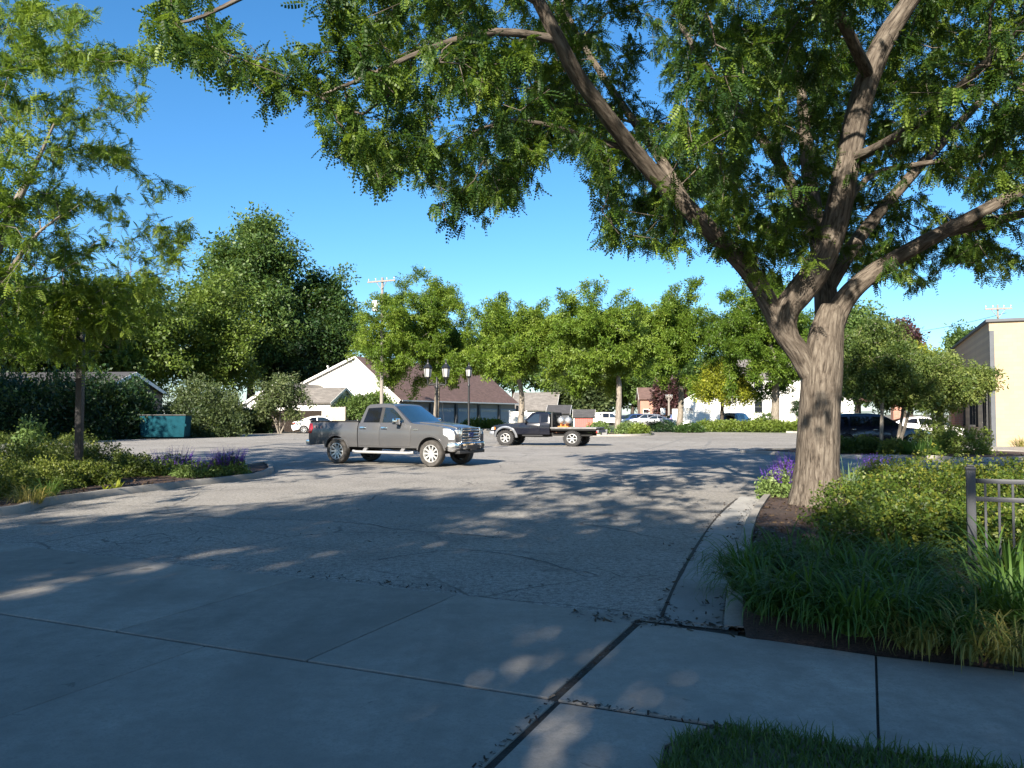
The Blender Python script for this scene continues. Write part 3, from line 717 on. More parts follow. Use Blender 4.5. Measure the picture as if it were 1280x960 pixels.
# sprouts around the fork
spr = []
for i in range(46):
    x, y = [(960, 300), (985, 320), (940, 285), (920, 300), (1000, 240), (965, 345), (890, 270), (1035, 200), (870, 235)][i % 9]
    spr.append(tuple(P(x+rng.normal(0, 22), y+rng.normal(0, 20), D0-.5+rng.normal(0, .45))))
att = np.vstack([att, np.array(spr)])
make_tree('honey_locust_tree', 'big honey locust with thick furrowed trunk forking low beside the right kerb', 'tree', base, mains, att, 5, 'locust', PIN, 150000, .20, BARK,
          step=.42, droop=.6, spread=.10, rt=.0042, sides=44, disp=.085, maxr=.02, tint=(.45, .28), clump=.24, updir=.9, tuft=7)
# ---- left honey locust, trunk just outside the frame
rng = np.random.default_rng(21); D1 = 16.5; b1 = Vector((-12.2, D1, .05))
mains = [([b1+Vector((0, 0, -.1)), b1+Vector((0, 0, .2)), b1+Vector((.1, 0, 1.6)), b1+Vector((.5, -.1, 3.0)), b1+Vector((.7, .2, 5.5)), b1+Vector((.6, .1, 9))], [.3, .24, .2, .17, .11, .03]),
 ([b1+Vector((.35, 0, 2.5)), P(0, 300, D1), P(20, 255, D1-.2), P(40, 215, D1-.4), P(70, 150, D1-.9)], [.15, .12, .09, .05, .015]),
 ([b1+Vector((.3, 0, 2.2)), P(-20, 400, D1+.4), P(30, 360, D1+.6), P(70, 345, D1+.8)], [.09, .06, .035, .012]),
 ([b1+Vector((.3, 0, 2.4)), P(-10, 370, D1-1), P(40, 300, D1-1.6), P(75, 270, D1-2)], [.09, .06, .03, .012])]
att = []
LX = [0, 50, 110, 130, 160, 190, 215, 236, 240]
while len(att) < 1550:
    py = rng.uniform(5, 452); layer = math.sin(py*.105)         # tiers of sprays
    mx = np.interp(py, [0, 20, 60, 100, 150, 205, 225, 260, 290, 310, 340, 370, 400, 440, 460], [60, 120, 215, 150, 205, 160, 228, 150, 238, 220, 232, 200, 150, 110, 60])
    px = rng.uniform(-330, mx)
    if px > -100 and layer < (-.2 if px > mx-110 else -.6): continue
    d = D1+rng.normal(0, 2.2) if px < 60 else 19.6+rng.normal(0, .9)
    p = P(px, py, d)
    if noise.noise(p*.8) < -.2 and rng.random() < .8: continue
    sx = p.x+(p.z-1)/math.tan(SUN_EL)*math.sin(SUN_AZ); sy = p.y+(p.z-1)/math.tan(SUN_EL)*math.cos(SUN_AZ)
    if abs(sx+3.2) < 3.6 and abs(sy-26) < 2.8 and rng.random() < .85: continue  # crown thinned where it would shade the pickup, so sun reaches the paint
    if 395 < py and px > 120: continue
    att.append(tuple(p))
for i in range(150): att.append(tuple(P(100+rng.normal(0, 40), 382+rng.normal(0, 30), rng.uniform(16.9, 18.6))))
for i, (x, y) in enumerate([(225, 232), (238, 288), (232, 305), (236, 335), (215, 372), (205, 352), (160, 415)]):
    for j in range(7): att.append(tuple(P(x-j*9+rng.normal(0, 4), y-j*1.5+rng.normal(0, 4), 19.6+rng.normal(0, .3))))
make_tree('honey_locust_tree', 'light green honey locust whose sprays reach in from outside the frame over the island bed', 'tree', b1, mains, np.array(att), 6, 'left', PIN, 52000, .23, BARK2,
          step=.42, droop=.15, spread=.10, rt=.003, sides=14, maxr=.02, tint=(.5, .22), clump=.2, updir=1.2, tuft=7)
# ---- honey locusts of the lot
CL8B = tmpl_leaves(9, 15, .55, .42)
def lot_tree(label, d, box, tpx, seed, n=260, nl=7500, size=.42, tr=.2, leaf='lot', **kw):
    x0, x1, y0, y1 = box; box = (x0-14, x1+14, y0-10, y1+4); nl = int(nl*2.2); size *= .8; kw['lumps'] = min(kw.get('lumps', 1.5), 1.6); n = int(n*1.4)
    return far_tree('honey_locust_tree', label, d, box, leaf, seed, n=n, nleaf=nl, size=size*.95, tmpl=CL8B, trunk_px=tpx, tr=tr, lo=kw.pop('lo', -.9), thr=kw.pop('thr', -.05), lumps=kw.pop('lumps', 1.7), shell=.35, tint=(kw.pop('ti', .55), .26), spread=kw.pop('spread', .24), clump=.22, droop=.2, updir=1.0, **kw)
lot_tree('bright green locust whose trunk stands behind the twin lantern post and grey pickup', 74, (448, 608, 352, 498), 544, 31, 360, 8500, .5, .28, ti=.5, lumps=1.2, thr=-.06)
lot_tree('bright green locust over the corner of the garage roof, behind the black flatbed truck', 72, (588, 716, 382, 508), 650, 32, 300, 6500, .55, .28, ti=.65, lumps=2.1, lo=-.5)
lot_tree('bright green locust with a pale straight trunk in the island beside the flatbed truck', 64.5, (700, 800, 376, 492), 772, 33, 260, 6000, .5, .27, ti=.58, thr=.04, lumps=2.2)
lot_tree('bright green locust with a dark leaning trunk beside the small white gabled garage', 84, (782, 888, 368, 490), 849, 34, 280, 6500, .62, .33, ti=.48, lumps=1.5, thr=.0)
lot_tree('tall green locust with a thick pale trunk between the grey minivan and the big tree', 74, (888, 1012, 352, 492), 968, 35, 280, 6500, .58, .42, ti=.3, lumps=2.0, thr=.03)
far_tree('golden_tree', 'yellow leaved tree with a thin dark stem left of the grey minivan', 76, (868, 946, 455, 512), 'yellow', 36, 120, 2200, .5, CL8, BARKD, 902, tr=.2, thr=-.1, spread=.3, tint=(.35, .3))
far_tree('young_tree', 'tiny round tree before the white house beside the big trunk', 73, (988, 1006, 500, 522), 'deep', 37, 40, 500, .25, CL8, BARK2, 996, tr=.08)
# ---- woods and garden trees on the left
WG = None
far_tree('tall_tree', 'tallest rounded tree on the skyline left of the white gable', 98, (256, 378, 268, 500), 'maple', 41, 420, 10000, .95, CL8, BARKD, 312, tr=.6, thr=-.22, shell=.6, tint=(.6, .24))
far_tree('maple_tree', 'yellow green bushy tree in front of the tallest tree', 84, (206, 322, 345, 512), 'lime', 42, 300, 7000, .7, CL8, BARKD, 262, tr=.35, thr=-.3, tint=(.35, .22))
far_tree('maple_tree', 'dark green tree just behind the ridge of the white gable house', 104, (352, 450, 342, 510), 'maple', 43, 330, 8000, .9, CL8, BARKD, 402, tr=.5, thr=-.22, tint=(.22, .2))
far_tree('maple_tree', 'deep green tree between the tallest tree and the white gable house', 100, (318, 412, 385, 505), 'deep', 44, 260, 6500, .9, CL8, BARKD, 360, tr=.4, thr=-.3)
far_tree('maple_tree', 'dark crowned tree above the slate house by the left end of the lot', 66, (-60, 112, 340, 500), 'deep', 45, 300, 7500, .8, CL8, BARKD, 20, tr=.4, thr=-.3)
far_tree('maple_tree', 'olive green tree rising behind the dark lamp post on the island', 76, (96, 232, 348, 520), 'lime', 46, 320, 7500, .75, CL8, BARKD, 165, tr=.35, thr=-.3, tint=(.18, .2))
far_tree('maple_tree', 'mid green tree filling the gap left of the dark lamp post', 90, (20, 150, 380, 520), 'maple', 47, 260, 6000, .8, CL8, BARKD, 90, tr=.4, thr=-.3)
far_tree('small_tree', 'thin olive shrub tree with many pale stems beside the white sedan', 67.5, (318, 384, 468, 536), 'olive', 48, 90, 1300, .5, CL8, BARK2, 350, tr=.07, stems=5, thr=.02, tint=(.55, .22))
far_tree('small_tree', 'low spreading green tree in front of the white gable wall', 80, (418, 492, 487, 530), 'maple', 49, 140, 2800, .5, CL8, BARKD, 452, tr=.12, tint=(.75, .2), thr=-.3)
# ---- behind the lot
for k, (dd, box, lf, tx, ti) in enumerate([
  (150, (590, 700, 395, 505), 'maple', 640, .45), (140, (684, 772, 408, 520), 'lime', 728, .22), (150, (756, 832, 420, 520), 'maple', 790, .75),
  (175, (800, 905, 425, 515), 'maple', 860, .5), (150, (925, 1040, 385, 510), 'maple', 985, .5), (170, (520, 612, 420, 510), 'deep', 566, .6), (125, (700, 760, 458, 523), 'olive', 735, .4), (190, (880, 960, 440, 512), 'maple', 915, .6)]):
    far_tree('background_tree', ['green tree showing above the garage roof ridge', 'yellow green tree rising behind the red shed', 'light green tree behind the row of far parked cars', 'green tree beyond the dark purple tree', 'green tree behind the white house and its locust', 'dark tree far behind the lantern post', 'olive tree right behind the red shed roof', 'distant tree between the white garage and the golden tree'][k], dd, box, lf, 60+k, 200, 4200, 1.35, CL8, BARKD, tx, tr=.4, thr=-.35, tint=(ti, .24), depth=.7)
far_tree('plum_tree', 'dark purple leaved tree beside the far utility pole', 128, (818, 862, 474, 524), 'purple', 71, 140, 3000, 1.0, CL8, BARKD, 840, tr=.3, thr=-.35)
# ---- right hand island and beyond
def small_multi(label, d, box, tpx, seed, leaf, stems, n=240, nl=5200, size=.22, **kw):
    return far_tree('crab_apple_tree', label, d, box, leaf, seed, n, nl, size, CL8, BARK2, tpx, tr=kw.pop('tr', .075), stems=stems, thr=kw.pop('thr', -.12), spread=kw.pop('spread', .14), zb=.1, **kw)
small_multi('many stemmed small tree in front of the navy suv, nearest the big trunk', 31.2, (1042, 1150, 402, 520), 1100, 81, 'crab', 2, 300, 6500, tint=(.32, .24))
small_multi('small tree with a leaning pale stem over the bonnet of the navy suv', 31.8, (1085, 1196, 432, 528), 1117, 82, 'crab', 2, 260, 6000, tint=(.5, .24))
small_multi('spreading pale green shrub tree reaching toward the tan building', 32.5, (1142, 1236, 446, 512), 1176, 83, 'crab', 4, 260, 6000, tint=(.72, .22))
far_tree('golden_tree', 'golden leaved tree behind the small trees of the right island', 62, (1096, 1180, 428, 520), 'yellow', 84, 200, 4500, .5, CL8, BARKD, 1138, tr=.2, thr=-.25, tint=(.3, .28))
far_tree('plum_tree', 'reddish brown leaved tree peeking above the golden tree', 78, (1108, 1152, 396, 520), 'purple', 85, 160, 3200, .7, CL8, BARKD, 1130, tr=.25, thr=-.35, tint=(.7, .2))
far_tree('maple_tree', 'green tree directly behind the big forked trunk', 66, (1036, 1110, 372, 520), 'maple', 86, 220, 5200, .65, CL8, BARKD, 1072, tr=.3, thr=-.25, tint=(.75, .2))
far_tree('maple_tree', 'distant flat topped tree seen over the roof of the tan building', 120, (1182, 1236, 404, 500), 'maple', 87, 120, 2500, 1.0, CL8, BARKD, 1208, tr=.3, tint=(.7, .2))
# ---- street trees behind the camera (they throw the shade in front)
SHG = None
def street_tree(label, base, c, r, seed, n=520, nl=11000, thr=-.3):
    rng = np.random.default_rng(seed); base = Vector(base); c = Vector(c)
    mains = [([base+Vector((0, 0, -.1)), base+Vector((0, 0, .2)), base.lerp(Vector((c.x, c.y, base.z)), .3)+Vector((0, 0, 2.6)), c+Vector((0, 0, -r[2]*.2)), c+Vector((0, 0, r[2]*.7))], [.42, .34, .27, .15, .04])]
    attr = ball_attr(rng, n, c, r, -.6, .3, thr=thr, noise_s=.3, seed=seed)
    make_tree('street_tree', label, 'tree', base, mains, attr, seed, 'maple', CL5, nl, .52, BARKD, step=.8, spread=.4, rt=.01, sides=10, maxr=.08)
street_tree('leafy street tree across the street, casting shade over the drive', (-9.5, -9, 0), (-9.0, -8.5, 8.2), (7.0, 6.0, 5.0), 91, 460, 9500, thr=-.02)
street_tree('leafy street tree beyond the grass verge, behind the viewer', (-6, -11, 0), (-5.4, -10.5, 7.2), (3.8, 4.2, 4.0), 92, 360, 7000, thr=-.06)
street_tree('second leafy street tree across the street further along', (-17.5, -8, 0), (-17, -7.0, 7.0), (5.6, 5, 4.2), 93, 450, 9000, thr=-.2)
street_tree('tall street tree standing beyond the left frame edge, shading the slate house', (-46, 33, 0), (-46, 33, 8.5), (8, 7, 5.5), 94, 420, 9000)
street_tree('wide street tree beyond the left frame edge, shading the dark hedge', (-33.2, 36, 0), (-33.2, 36, 7.2), (6, 6, 4.4), 95, 420, 8000)
# ------------------------------------------------------------------ garden plants
def shrub(name, label, cat, c, r, leaf, n, size, seed, tmpl=CL5, tint=(.5, .25), group=None, upright=0.0):
    rng = np.random.default_rng(seed); c = Vector(c); t = thing(name, label, cat, (c.x, c.y, c.z), 0, group)
    m = MB()
    for i in range(9):
        a = rng.uniform(0, 6.28); q = rng.uniform(.2, .75); top = Vector((math.cos(a)*r[0]*q, math.sin(a)*r[1]*q, r[2]*rng.uniform(.55, .85)))
        m.tube([Vector((math.cos(a)*.06, math.sin(a)*.06, -.05)), top*.5+Vector((0, 0, .03)), top], [.014, .009, .004], 5)
    m.build('stem', BARKD, t)
    d = rng.normal(0, 1, (n, 3)); d[:, 2] = np.abs(d[:, 2])*.9-.12; d = nrmz(d)
    k = np.array([1+.38*noise.noise(Vector(v)*2.2+Vector((seed, 0, 0)))+.24*noise.noise(Vector(v)*5.5+Vector((0, seed, 0))) for v in d])
    u = np.where(rng.random(n) < .75, rng.uniform(.78, 1.05, n), rng.uniform(.3, .8, n))
    p = d*np.array(r)*(k*u)[:, None]; p[:, 2] = np.maximum(p[:, 2]+.03, .02)
    ax = nrmz(d*.6+rng.normal(0, .6, (n, 3))+np.array([0, 0, .25+upright])); nr = d*.5+rng.normal(0, .5, (n, 3))+np.array([0, 0, .5])
    cl = np.array([noise.noise(Vector(v)*3.5+Vector((0, 0, seed))) for v in d])
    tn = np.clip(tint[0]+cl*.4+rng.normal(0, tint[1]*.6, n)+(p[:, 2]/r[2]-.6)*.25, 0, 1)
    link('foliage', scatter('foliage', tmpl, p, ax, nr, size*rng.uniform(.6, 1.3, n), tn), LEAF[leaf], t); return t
def blades(rng, n, L, w, spread, arch=1.0, base_r=.1, seg=6, tint=(.5, .25)):
    V = []; F = []; T = []
    for i in range(n):
        a = rng.uniform(0, 6.283); rr = base_r*math.sqrt(rng.random()); o = Vector((math.cos(a)*rr, math.sin(a)*rr, 0)); a += rng.normal(0, .6)
        h = Vector((math.cos(a), math.sin(a), 0)); side = Vector((-h.y, h.x, 0)); LL = L*rng.uniform(.6, 1.15); e0 = rng.uniform(math.radians(38), math.radians(84)); bend = arch*rng.uniform(.6, 1.6)*spread
        p = o.copy(); b = len(V); tt = min(1, max(0, rng.normal(*tint)))
        for k in range(seg+1):
            t = k/seg; e = e0-bend*t*t*1.9; ww = w*(1-t**2.2)*.5+.0008
            tw = side+h*.15
            V += [p-tw*ww, p+tw*ww]; T += [tt, tt]
            p = p+(h*math.cos(e)+Vector((0, 0, math.sin(e))))*LL/seg
            if p.z < .01: p.z = .01
        for k in range(seg): F.append((b+2*k, b+2*k+1, b+2*k+3, b+2*k+2))
    return np.array([tuple(v) for v in V]), np.array(F), np.array(T)
def clump(name, label, cat, c, n, L, w, leaf, seed, spread=1.0, base_r=.12, group=None, tint=(.5, .25)):
    rng = np.random.default_rng(seed); V, F, T = blades(rng, n, L, w, spread, 1, base_r, 6, tint)
    o = link(name, mesh_np(name, V, F, T), LEAF[leaf], None, c); return tag(o, label, cat, group)
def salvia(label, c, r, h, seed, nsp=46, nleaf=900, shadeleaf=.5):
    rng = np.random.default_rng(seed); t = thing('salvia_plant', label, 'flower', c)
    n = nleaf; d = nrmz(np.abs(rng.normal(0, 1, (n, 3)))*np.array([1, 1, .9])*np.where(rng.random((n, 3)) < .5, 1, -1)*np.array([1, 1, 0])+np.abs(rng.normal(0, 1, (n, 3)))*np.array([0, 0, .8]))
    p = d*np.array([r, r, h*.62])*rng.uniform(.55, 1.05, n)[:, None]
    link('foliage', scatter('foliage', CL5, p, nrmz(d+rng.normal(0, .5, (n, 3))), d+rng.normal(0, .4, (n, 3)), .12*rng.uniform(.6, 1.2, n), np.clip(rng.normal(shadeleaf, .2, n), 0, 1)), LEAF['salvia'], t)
    V = []; F = []; T = []
    for i in range(nsp):
        a = rng.uniform(0, 6.283); q = math.sqrt(rng.random()); b = Vector((math.cos(a)*r*.75*q, math.sin(a)*r*.75*q, h*.5*(1-.3*q))); dr = Vector((math.cos(a)*q*.45, math.sin(a)*q*.45, 1)).normalized(); L = h*rng.uniform(.35, .6)
        for k in range(16):
            o = b+dr*L*(k/15); s = .026*(1-.7*k/15)+.005; tt = min(1, max(0, rng.normal(.5, .22)))
            for j in range(3):
                e = rng.uniform(0, 6.28); hh = Vector((math.cos(e), math.sin(e), .5)); sd = Vector((-hh.y, hh.x, .1)); v0 = len(V)
                V += [o, o+hh*s*.6+sd*s*.5, o+hh*s*1.4, o+hh*s*.6-sd*s*.5]; F.append((v0, v0+1, v0+2, v0+3)); T += [tt]*4
    tag(link('flowers', mesh_np('flowers', np.array([tuple(v) for v in V]), np.array(F), np.array(T)), LEAF['spike'], t), None)
    return t
# right bed: daylily clumps along the walk
lil = [(935, 735, .72), (985, 722, .75), (1035, 735, .78), (960, 765, .7), (1015, 775, .72), (1075, 755, .8), (1120, 735, .75), (1070, 790, .7), (1130, 785, .72), (1172, 770, .48), (1145, 728, .6), (1188, 800, .45)]
ll = ['arching daylily clump at the kerb end nearest the drive', 'daylily clump just right of the kerbside one, toward the tree', 'daylily clump in the middle of the back row below the mulch', 'low daylily clump spilling at the corner of walk and kerb',
      'daylily clump at the walk edge, second from the kerb corner', 'tall daylily clump halfway along the walk edge', 'daylily clump behind the walk edge row, left of the fence post', 'daylily clump leaning over the walk joint', 'daylily clump at the walk edge left of the fence post foot',
      'daylily clump directly in front of the fence post', 'daylily clump tucked beside the foot of the fence post', 'short daylily clump right at the walk below the fence post']
for i, (x, y, L) in enumerate(lil):
    clump('daylily', ll[i], 'daylily', G(x, y, .09), 250, L*.88, .016, 'lily', 200+i, 1.35, .14, 'daylily clumps along the walk', (.45, .25))
for i, (x, y, L, lb) in enumerate([(1262, 745, .8, 'sunlit daylily clump behind the fence at the frame edge'), (1235, 780, .62, 'bright daylily clump below the fence pickets'), (1290, 790, .7, 'bright daylily clump cut by the right frame edge')]):
    clump('daylily', lb, 'daylily', G(x, y, .08), 130, L, .021, 'lily', 230+i, 1.0, .15, 'daylily clumps along the walk', (.72, .22))
for i, (x, y, L, lb) in enumerate([(1150, 812, .42, 'tuft of dry straw coloured blades lying on the walk edge'), (1225, 822, .5, 'yellowed grass tuft flopping over the walk below the fence'), (1275, 828, .45, 'pale yellow grass tuft at the right end of the walk edge')]):
    clump('grass_tuft', lb, 'grass tuft', G(x, y, .05), 130, L, .010, 'straw', 240+i, 1.5, .14, 'dry tufts along the walk', (.35, .25))
sh = [(1085, 655, .85, .6, .62, .55, 'golden green spirea mound just right of the trunk foot'), (1150, 640, .95, .7, .72, .6, 'spirea mound with rusty tips in the middle of the right bed'), (1215, 632, .9, .7, .7, .62, 'spirea mound behind the fence post'), (1290, 640, 1.1, .8, .75, .6, 'spirea mound behind the fence pickets'),
      (1110, 690, .8, .6, .5, .42, 'low green spirea mound behind the daylilies'), (1175, 690, .75, .55, .56, .5, 'leafy spirea mound left of the fence post'), (1245, 700, .8, .6, .55, .55, 'leafy spirea mound seen through the fence pickets'), (1300, 715, .8, .6, .5, .6, 'spirea mound at the frame edge below the fence rail'), (1120, 618, .8, .6, .5, .62, 'spirea mound along the back edge of the right bed'), (1200, 612, .9, .6, .5, .6, 'spirea mound on the far edge near the side drive'), (1275, 610, 1.0, .7, .5, .6, 'far spirea mound at the right frame edge')]
for i, (x, y, rx, ry, rz, ti, lb) in enumerate(sh):
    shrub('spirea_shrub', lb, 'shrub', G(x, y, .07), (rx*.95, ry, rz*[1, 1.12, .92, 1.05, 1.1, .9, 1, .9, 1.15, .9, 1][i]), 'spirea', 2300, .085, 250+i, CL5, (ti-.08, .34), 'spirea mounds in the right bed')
shrub('spirea_shrub', 'small bright green shoot hugging the right side of the trunk base', 'shrub', G(1052, 628, .07), (.26, .26, .42), 'spirea', 500, .07, 271, CL5, (.45, .2), 'spirea mounds in the right bed', .5)
clump('iris_plant', 'pale upright iris blades right of the trunk', 'iris', G(1062, 616, .08), 60, .75, .034, 'iris', 272, .18, .14, None, (.6, .25))
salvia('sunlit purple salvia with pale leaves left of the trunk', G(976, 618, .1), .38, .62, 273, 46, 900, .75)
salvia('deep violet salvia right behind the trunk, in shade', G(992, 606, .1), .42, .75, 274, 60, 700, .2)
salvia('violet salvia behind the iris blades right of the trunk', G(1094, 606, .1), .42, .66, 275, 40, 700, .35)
# left island planting
sl_ = [(20, 600, 1.0, .8, .85, .45, 'large olive spirea mound at the left frame edge'), (75, 592, 1.0, .8, .78, .5, 'olive spirea mound second from the frame edge'), (130, 590, .95, .7, .72, .52, 'spirea mound in the middle of the island bed'), (165, 597, .7, .55, .52, .42, 'low spirea mound just left of the pale salvia'), (-20, 622, 1.0, .7, .62, .55, 'spirea mound cut by the left frame edge near the kerb'), (60, 612, .75, .6, .5, .6, 'front spirea mound near the kerb by the straw tuft'), (110, 607, .7, .5, .46, .5, 'front spirea mound behind the two yellow leaves'),
       (30, 577, 1.1, .9, .95, .3, 'tall dark shrub at the back of the island'), (90, 574, .9, .8, .85, .45, 'tall loose shrub beside the lamp post foot')]
for i, (x, y, rx, ry, rz, ti, lb) in enumerate(sl_):
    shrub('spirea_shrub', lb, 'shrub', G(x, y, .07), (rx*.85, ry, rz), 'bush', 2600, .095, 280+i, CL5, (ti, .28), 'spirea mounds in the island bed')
shrub('sumac_plant', 'broad leaved bright green plant standing above the island shrubs', 'plant', G(38, 582, .07), (.34, .34, 1.22), 'salvia', 340, .22, 291, CL5, (.45, .2), None, .5)
clump('grass_tuft', 'bright green fine grass tuft at the kerb of the island', 'grass tuft', G(58, 622, .08), 170, .55, .009, 'lily', 292, 1.3, .14, None, (.8, .2))
clump('grass_tuft', 'rusty dry grass tuft by the kerb at the left of the island', 'grass tuft', G(36, 630, .07), 190, .50, .010, 'straw', 293, 1.5, .2, None, (.75, .3))
for i, (x, y, r, h, lb) in enumerate([(215, 594, .55, .75, 'leafy salvia with faded spikes in the island bed'), (243, 596, .42, .5, 'low pale green catmint at the island kerb'), (283, 594, .5, .72, 'purple salvia at the tip of the island')]):
    salvia(lb, G(x, y, .09), r, h, 295+i, [50, 24, 110][i], 1100, [.35, .75, .5][i])
for i, (x, y) in enumerate([(133, 614), (146, 612)]):
    clump('hosta_shoot', ['left of two small yellow leaf shoots on the island mulch', 'right of two small yellow leaf shoots on the island mulch'][i], 'plant', G(x, y, .09), 7, .24, .07, 'yellow', 300+i, .3, .03, None, (.3, .1))
# right far island planting
for i, (x, y, rx, rz, lf, ti, lb) in enumerate([(1200, 567, 1.15, .95, 'lime', .75, 'bright yellow green shrub at the end of the right island'), (1168, 566, .8, 1.25, 'crab', .5, 'upright green shrub left of the bright island shrub'), (1085, 566, .8, .5, 'bush', .3, 'low dark shrub under the many stemmed tree'), (1056, 566, .7, .5, 'bush', .2, 'low dark shrub beside the big trunk, on the far island'), (1118, 568, .5, .45, 'bush', .7, 'small yellow green shrub at the leaning pale stem')]):
    shrub('shrub', lb, 'shrub', G(x, y, .1), (rx, rx*.8, rz), lf, 2200, .14, 310+i, CL5, (ti, .25))
for i, (x, y) in enumerate([(1138, 569), (1150, 570), (1162, 569)]):
    clump('daylily', ['leftmost daylily clump on the right island', 'middle daylily clump on the right island', 'daylily clump next to the bright shrub of the right island'][i], 'daylily', G(x, y, .1), 110, .85, .03, 'lily', 320+i, .8, .2, 'daylily clumps on the right island', (.75, .2))
# distant planting strip, islands
for i, x in enumerate(np.linspace(882, 1010, 9)):
    d = 73.9-(x-945)*.025
    c = Vector(((x-640)/1000*d, d, .1)); shrub('hedge_grass', '%s bright green mound of the far planting strip, counting from the small white garage' % ['first', 'second', 'third', 'fourth', 'fifth', 'sixth', 'seventh', 'eighth', 'ninth'][i], 'grass', c, (.95, .8, .72), 'lime', 700, .32, 330+i, CL5, (.7, .22), 'mounds of the far planting strip', .6)
shrub('shrub', 'round green shrub at the foot of the thick pale locust trunk', 'shrub', Vector((23.7, 74.6, .1)), (1.3, 1.2, 1.5), 'maple', 1100, .3, 345, CL5, (.6, .25))
for i, (x, y, rx, rz, lf, ti, lb) in enumerate([(748, 542, .8, .75, 'salvia', .7, 'pale hosta left of the pale straight trunk'), (786, 542, 1.0, .8, 'salvia', .75, 'pale hosta right of the pale straight trunk'), (800, 542.5, .7, .6, 'lime', .8, 'yellow green hosta at the right end of the trunk island'), (828, 539, 1.6, .8, 'deep', .5, 'dark low juniper before the small white garage'), (862, 539.5, 1.2, .6, 'maple', .4, 'low green shrub under the dark leaning trunk')]):
    shrub('hosta_plant' if i < 3 else 'shrub', lb, 'plant' if i < 3 else 'shrub', G(x, y, .1), (rx, .7, rz), lf, 800, .26, 350+i, CL5, (ti, .25))
for i, (x, w) in enumerate([(603, 1.2), (617, 1.1), (590, 1.2)]):
    shrub('hedge_grass', ['bright green grassy mound before the garage doors, behind the pickup bonnet', 'bright green grassy mound before the garage door beside the flatbed', 'bright green grassy mound next to the single dark post'][i], 'grass', G(x, 536.5, .02), (w, 1, .9), 'lime', 800, .34, 360+i, CL5, (.55, .2), None, .6)
# hedges of the left edge
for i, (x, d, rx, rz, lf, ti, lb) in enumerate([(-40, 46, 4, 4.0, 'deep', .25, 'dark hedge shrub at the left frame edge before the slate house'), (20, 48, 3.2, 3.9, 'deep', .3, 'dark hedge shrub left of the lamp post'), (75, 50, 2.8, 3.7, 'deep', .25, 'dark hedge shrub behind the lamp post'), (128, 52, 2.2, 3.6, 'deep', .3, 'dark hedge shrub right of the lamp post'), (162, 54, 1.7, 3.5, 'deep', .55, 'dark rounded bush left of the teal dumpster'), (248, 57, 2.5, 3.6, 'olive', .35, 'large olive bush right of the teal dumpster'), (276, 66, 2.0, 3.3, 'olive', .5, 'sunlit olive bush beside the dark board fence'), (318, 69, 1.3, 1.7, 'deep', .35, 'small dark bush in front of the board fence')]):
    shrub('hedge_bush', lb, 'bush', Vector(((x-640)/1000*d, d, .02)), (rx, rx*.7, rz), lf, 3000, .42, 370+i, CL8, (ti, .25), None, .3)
# grass verge at the lower right
vg = [G(812, 948), G(832, 918), G(852, 905), G(930, 915), G(1060, 932), G(1330, 968), Vector((3.0, 1.6, 0)), Vector((.2, 1.6, 0))]
vg = [AB(-.76, 3.4), AB(-.74, 3.9), AB(-.62, 4.12), AB(-.3, 4.2), AB(8, 4.2), AB(8, -2.5), AB(-.76, -2.5)]
vgo = bed('verge_soil', [AB(-.80, 2.0), AB(-.82, 3.4), AB(-.90, 3.9), AB(-.76, 4.16), AB(-.45, 4.21), AB(8, 4.21), AB(8, -2.4), AB(-.8, -2.4)], .012, 'dirt', .02)
rng = np.random.default_rng(77)
def grass_patch(name, n, test, L, w, leaf, tint):
    V = []; F = []; T = []
    while len(F) < n*3:
        p = test()
        if p is None: continue
        a = rng.uniform(0, 6.283); h = Vector((math.cos(a), math.sin(a), 0)); sd = Vector((-h.y, h.x, 0)); LL = L*rng.uniform(.5, 1.25); e = rng.uniform(.9, 1.5); b = len(V); q = Vector(p); tt = min(1, max(0, rng.normal(*tint)))
        for k in range(4):
            ww = w*(1-(k/3)**2)*.5+.0005; V += [q-sd*ww, q+sd*ww]; T += [tt, tt]; q = q+(h*math.cos(e)+Vector((0, 0, math.sin(e))))*LL/3; e -= rng.uniform(.15, .5)
        for k in range(3): F.append((b+2*k, b+2*k+1, b+2*k+3, b+2*k+2))
    return tag(link(name, mesh_np(name, np.array([tuple(v) for v in V]), np.array(F), np.array(T)), LEAF[leaf]), kind='stuff')
def t1():
    a = -.86+rng.random()**1.2*4.6; b = 2.4+rng.random()*1.83
    if a < -.6 and b > 4.2+(a+.6)*.9: return None
    return AB(a+rng.normal(0, .015), b+rng.normal(0, .02), .015)
grass_patch('verge_grass', 26000, t1, .085, .006, 'grass', (.45, .25))
# mulch chips, leaf litter and grit
def bits(name, n, test, s, leaf, tint=(.5, .3)):
    pos = [];
    while len(pos) < n:
        p = test()
        if p is not None: pos.append(tuple(p))
    pos = np.array(pos); ax = nrmz(rng.normal(0, 1, (n, 3))*np.array([1, 1, .25])); nr = rng.normal(0, .35, (n, 3))+np.array([0, 0, 1])
    T = (np.array([(-.5, -.12, 0), (.5, -.16, .05), (.45, .15, .02), (-.4, .14, .06)]), np.array([(0, 1, 2, 3)]))
    return tag(link(name, scatter(name, T, pos, ax, nr, s*rng.uniform(.4, 1.4, n), np.clip(rng.normal(tint[0], tint[1], n), 0, 1)), LEAF[leaf]), kind='stuff')
def inpoly(p, poly):
    c = False; j = len(poly)-1
    for i in range(len(poly)):
        a, b = poly[i], poly[j]
        if (a.y > p.y) != (b.y > p.y) and p.x < (b.x-a.x)*(p.y-a.y)/(b.y-a.y)+a.x: c = not c
        j = i
    return c
rb = offs(kr, -.17)+[Vector((26, 3, 0)), AB(9.0, 5.95), AB(-.5, 5.95)]
def tm():
    p = Vector((rng.uniform(1.2, 9), rng.uniform(4, 18.5), .115))
    return p if inpoly(p, rb) and (p.y < 17) else None
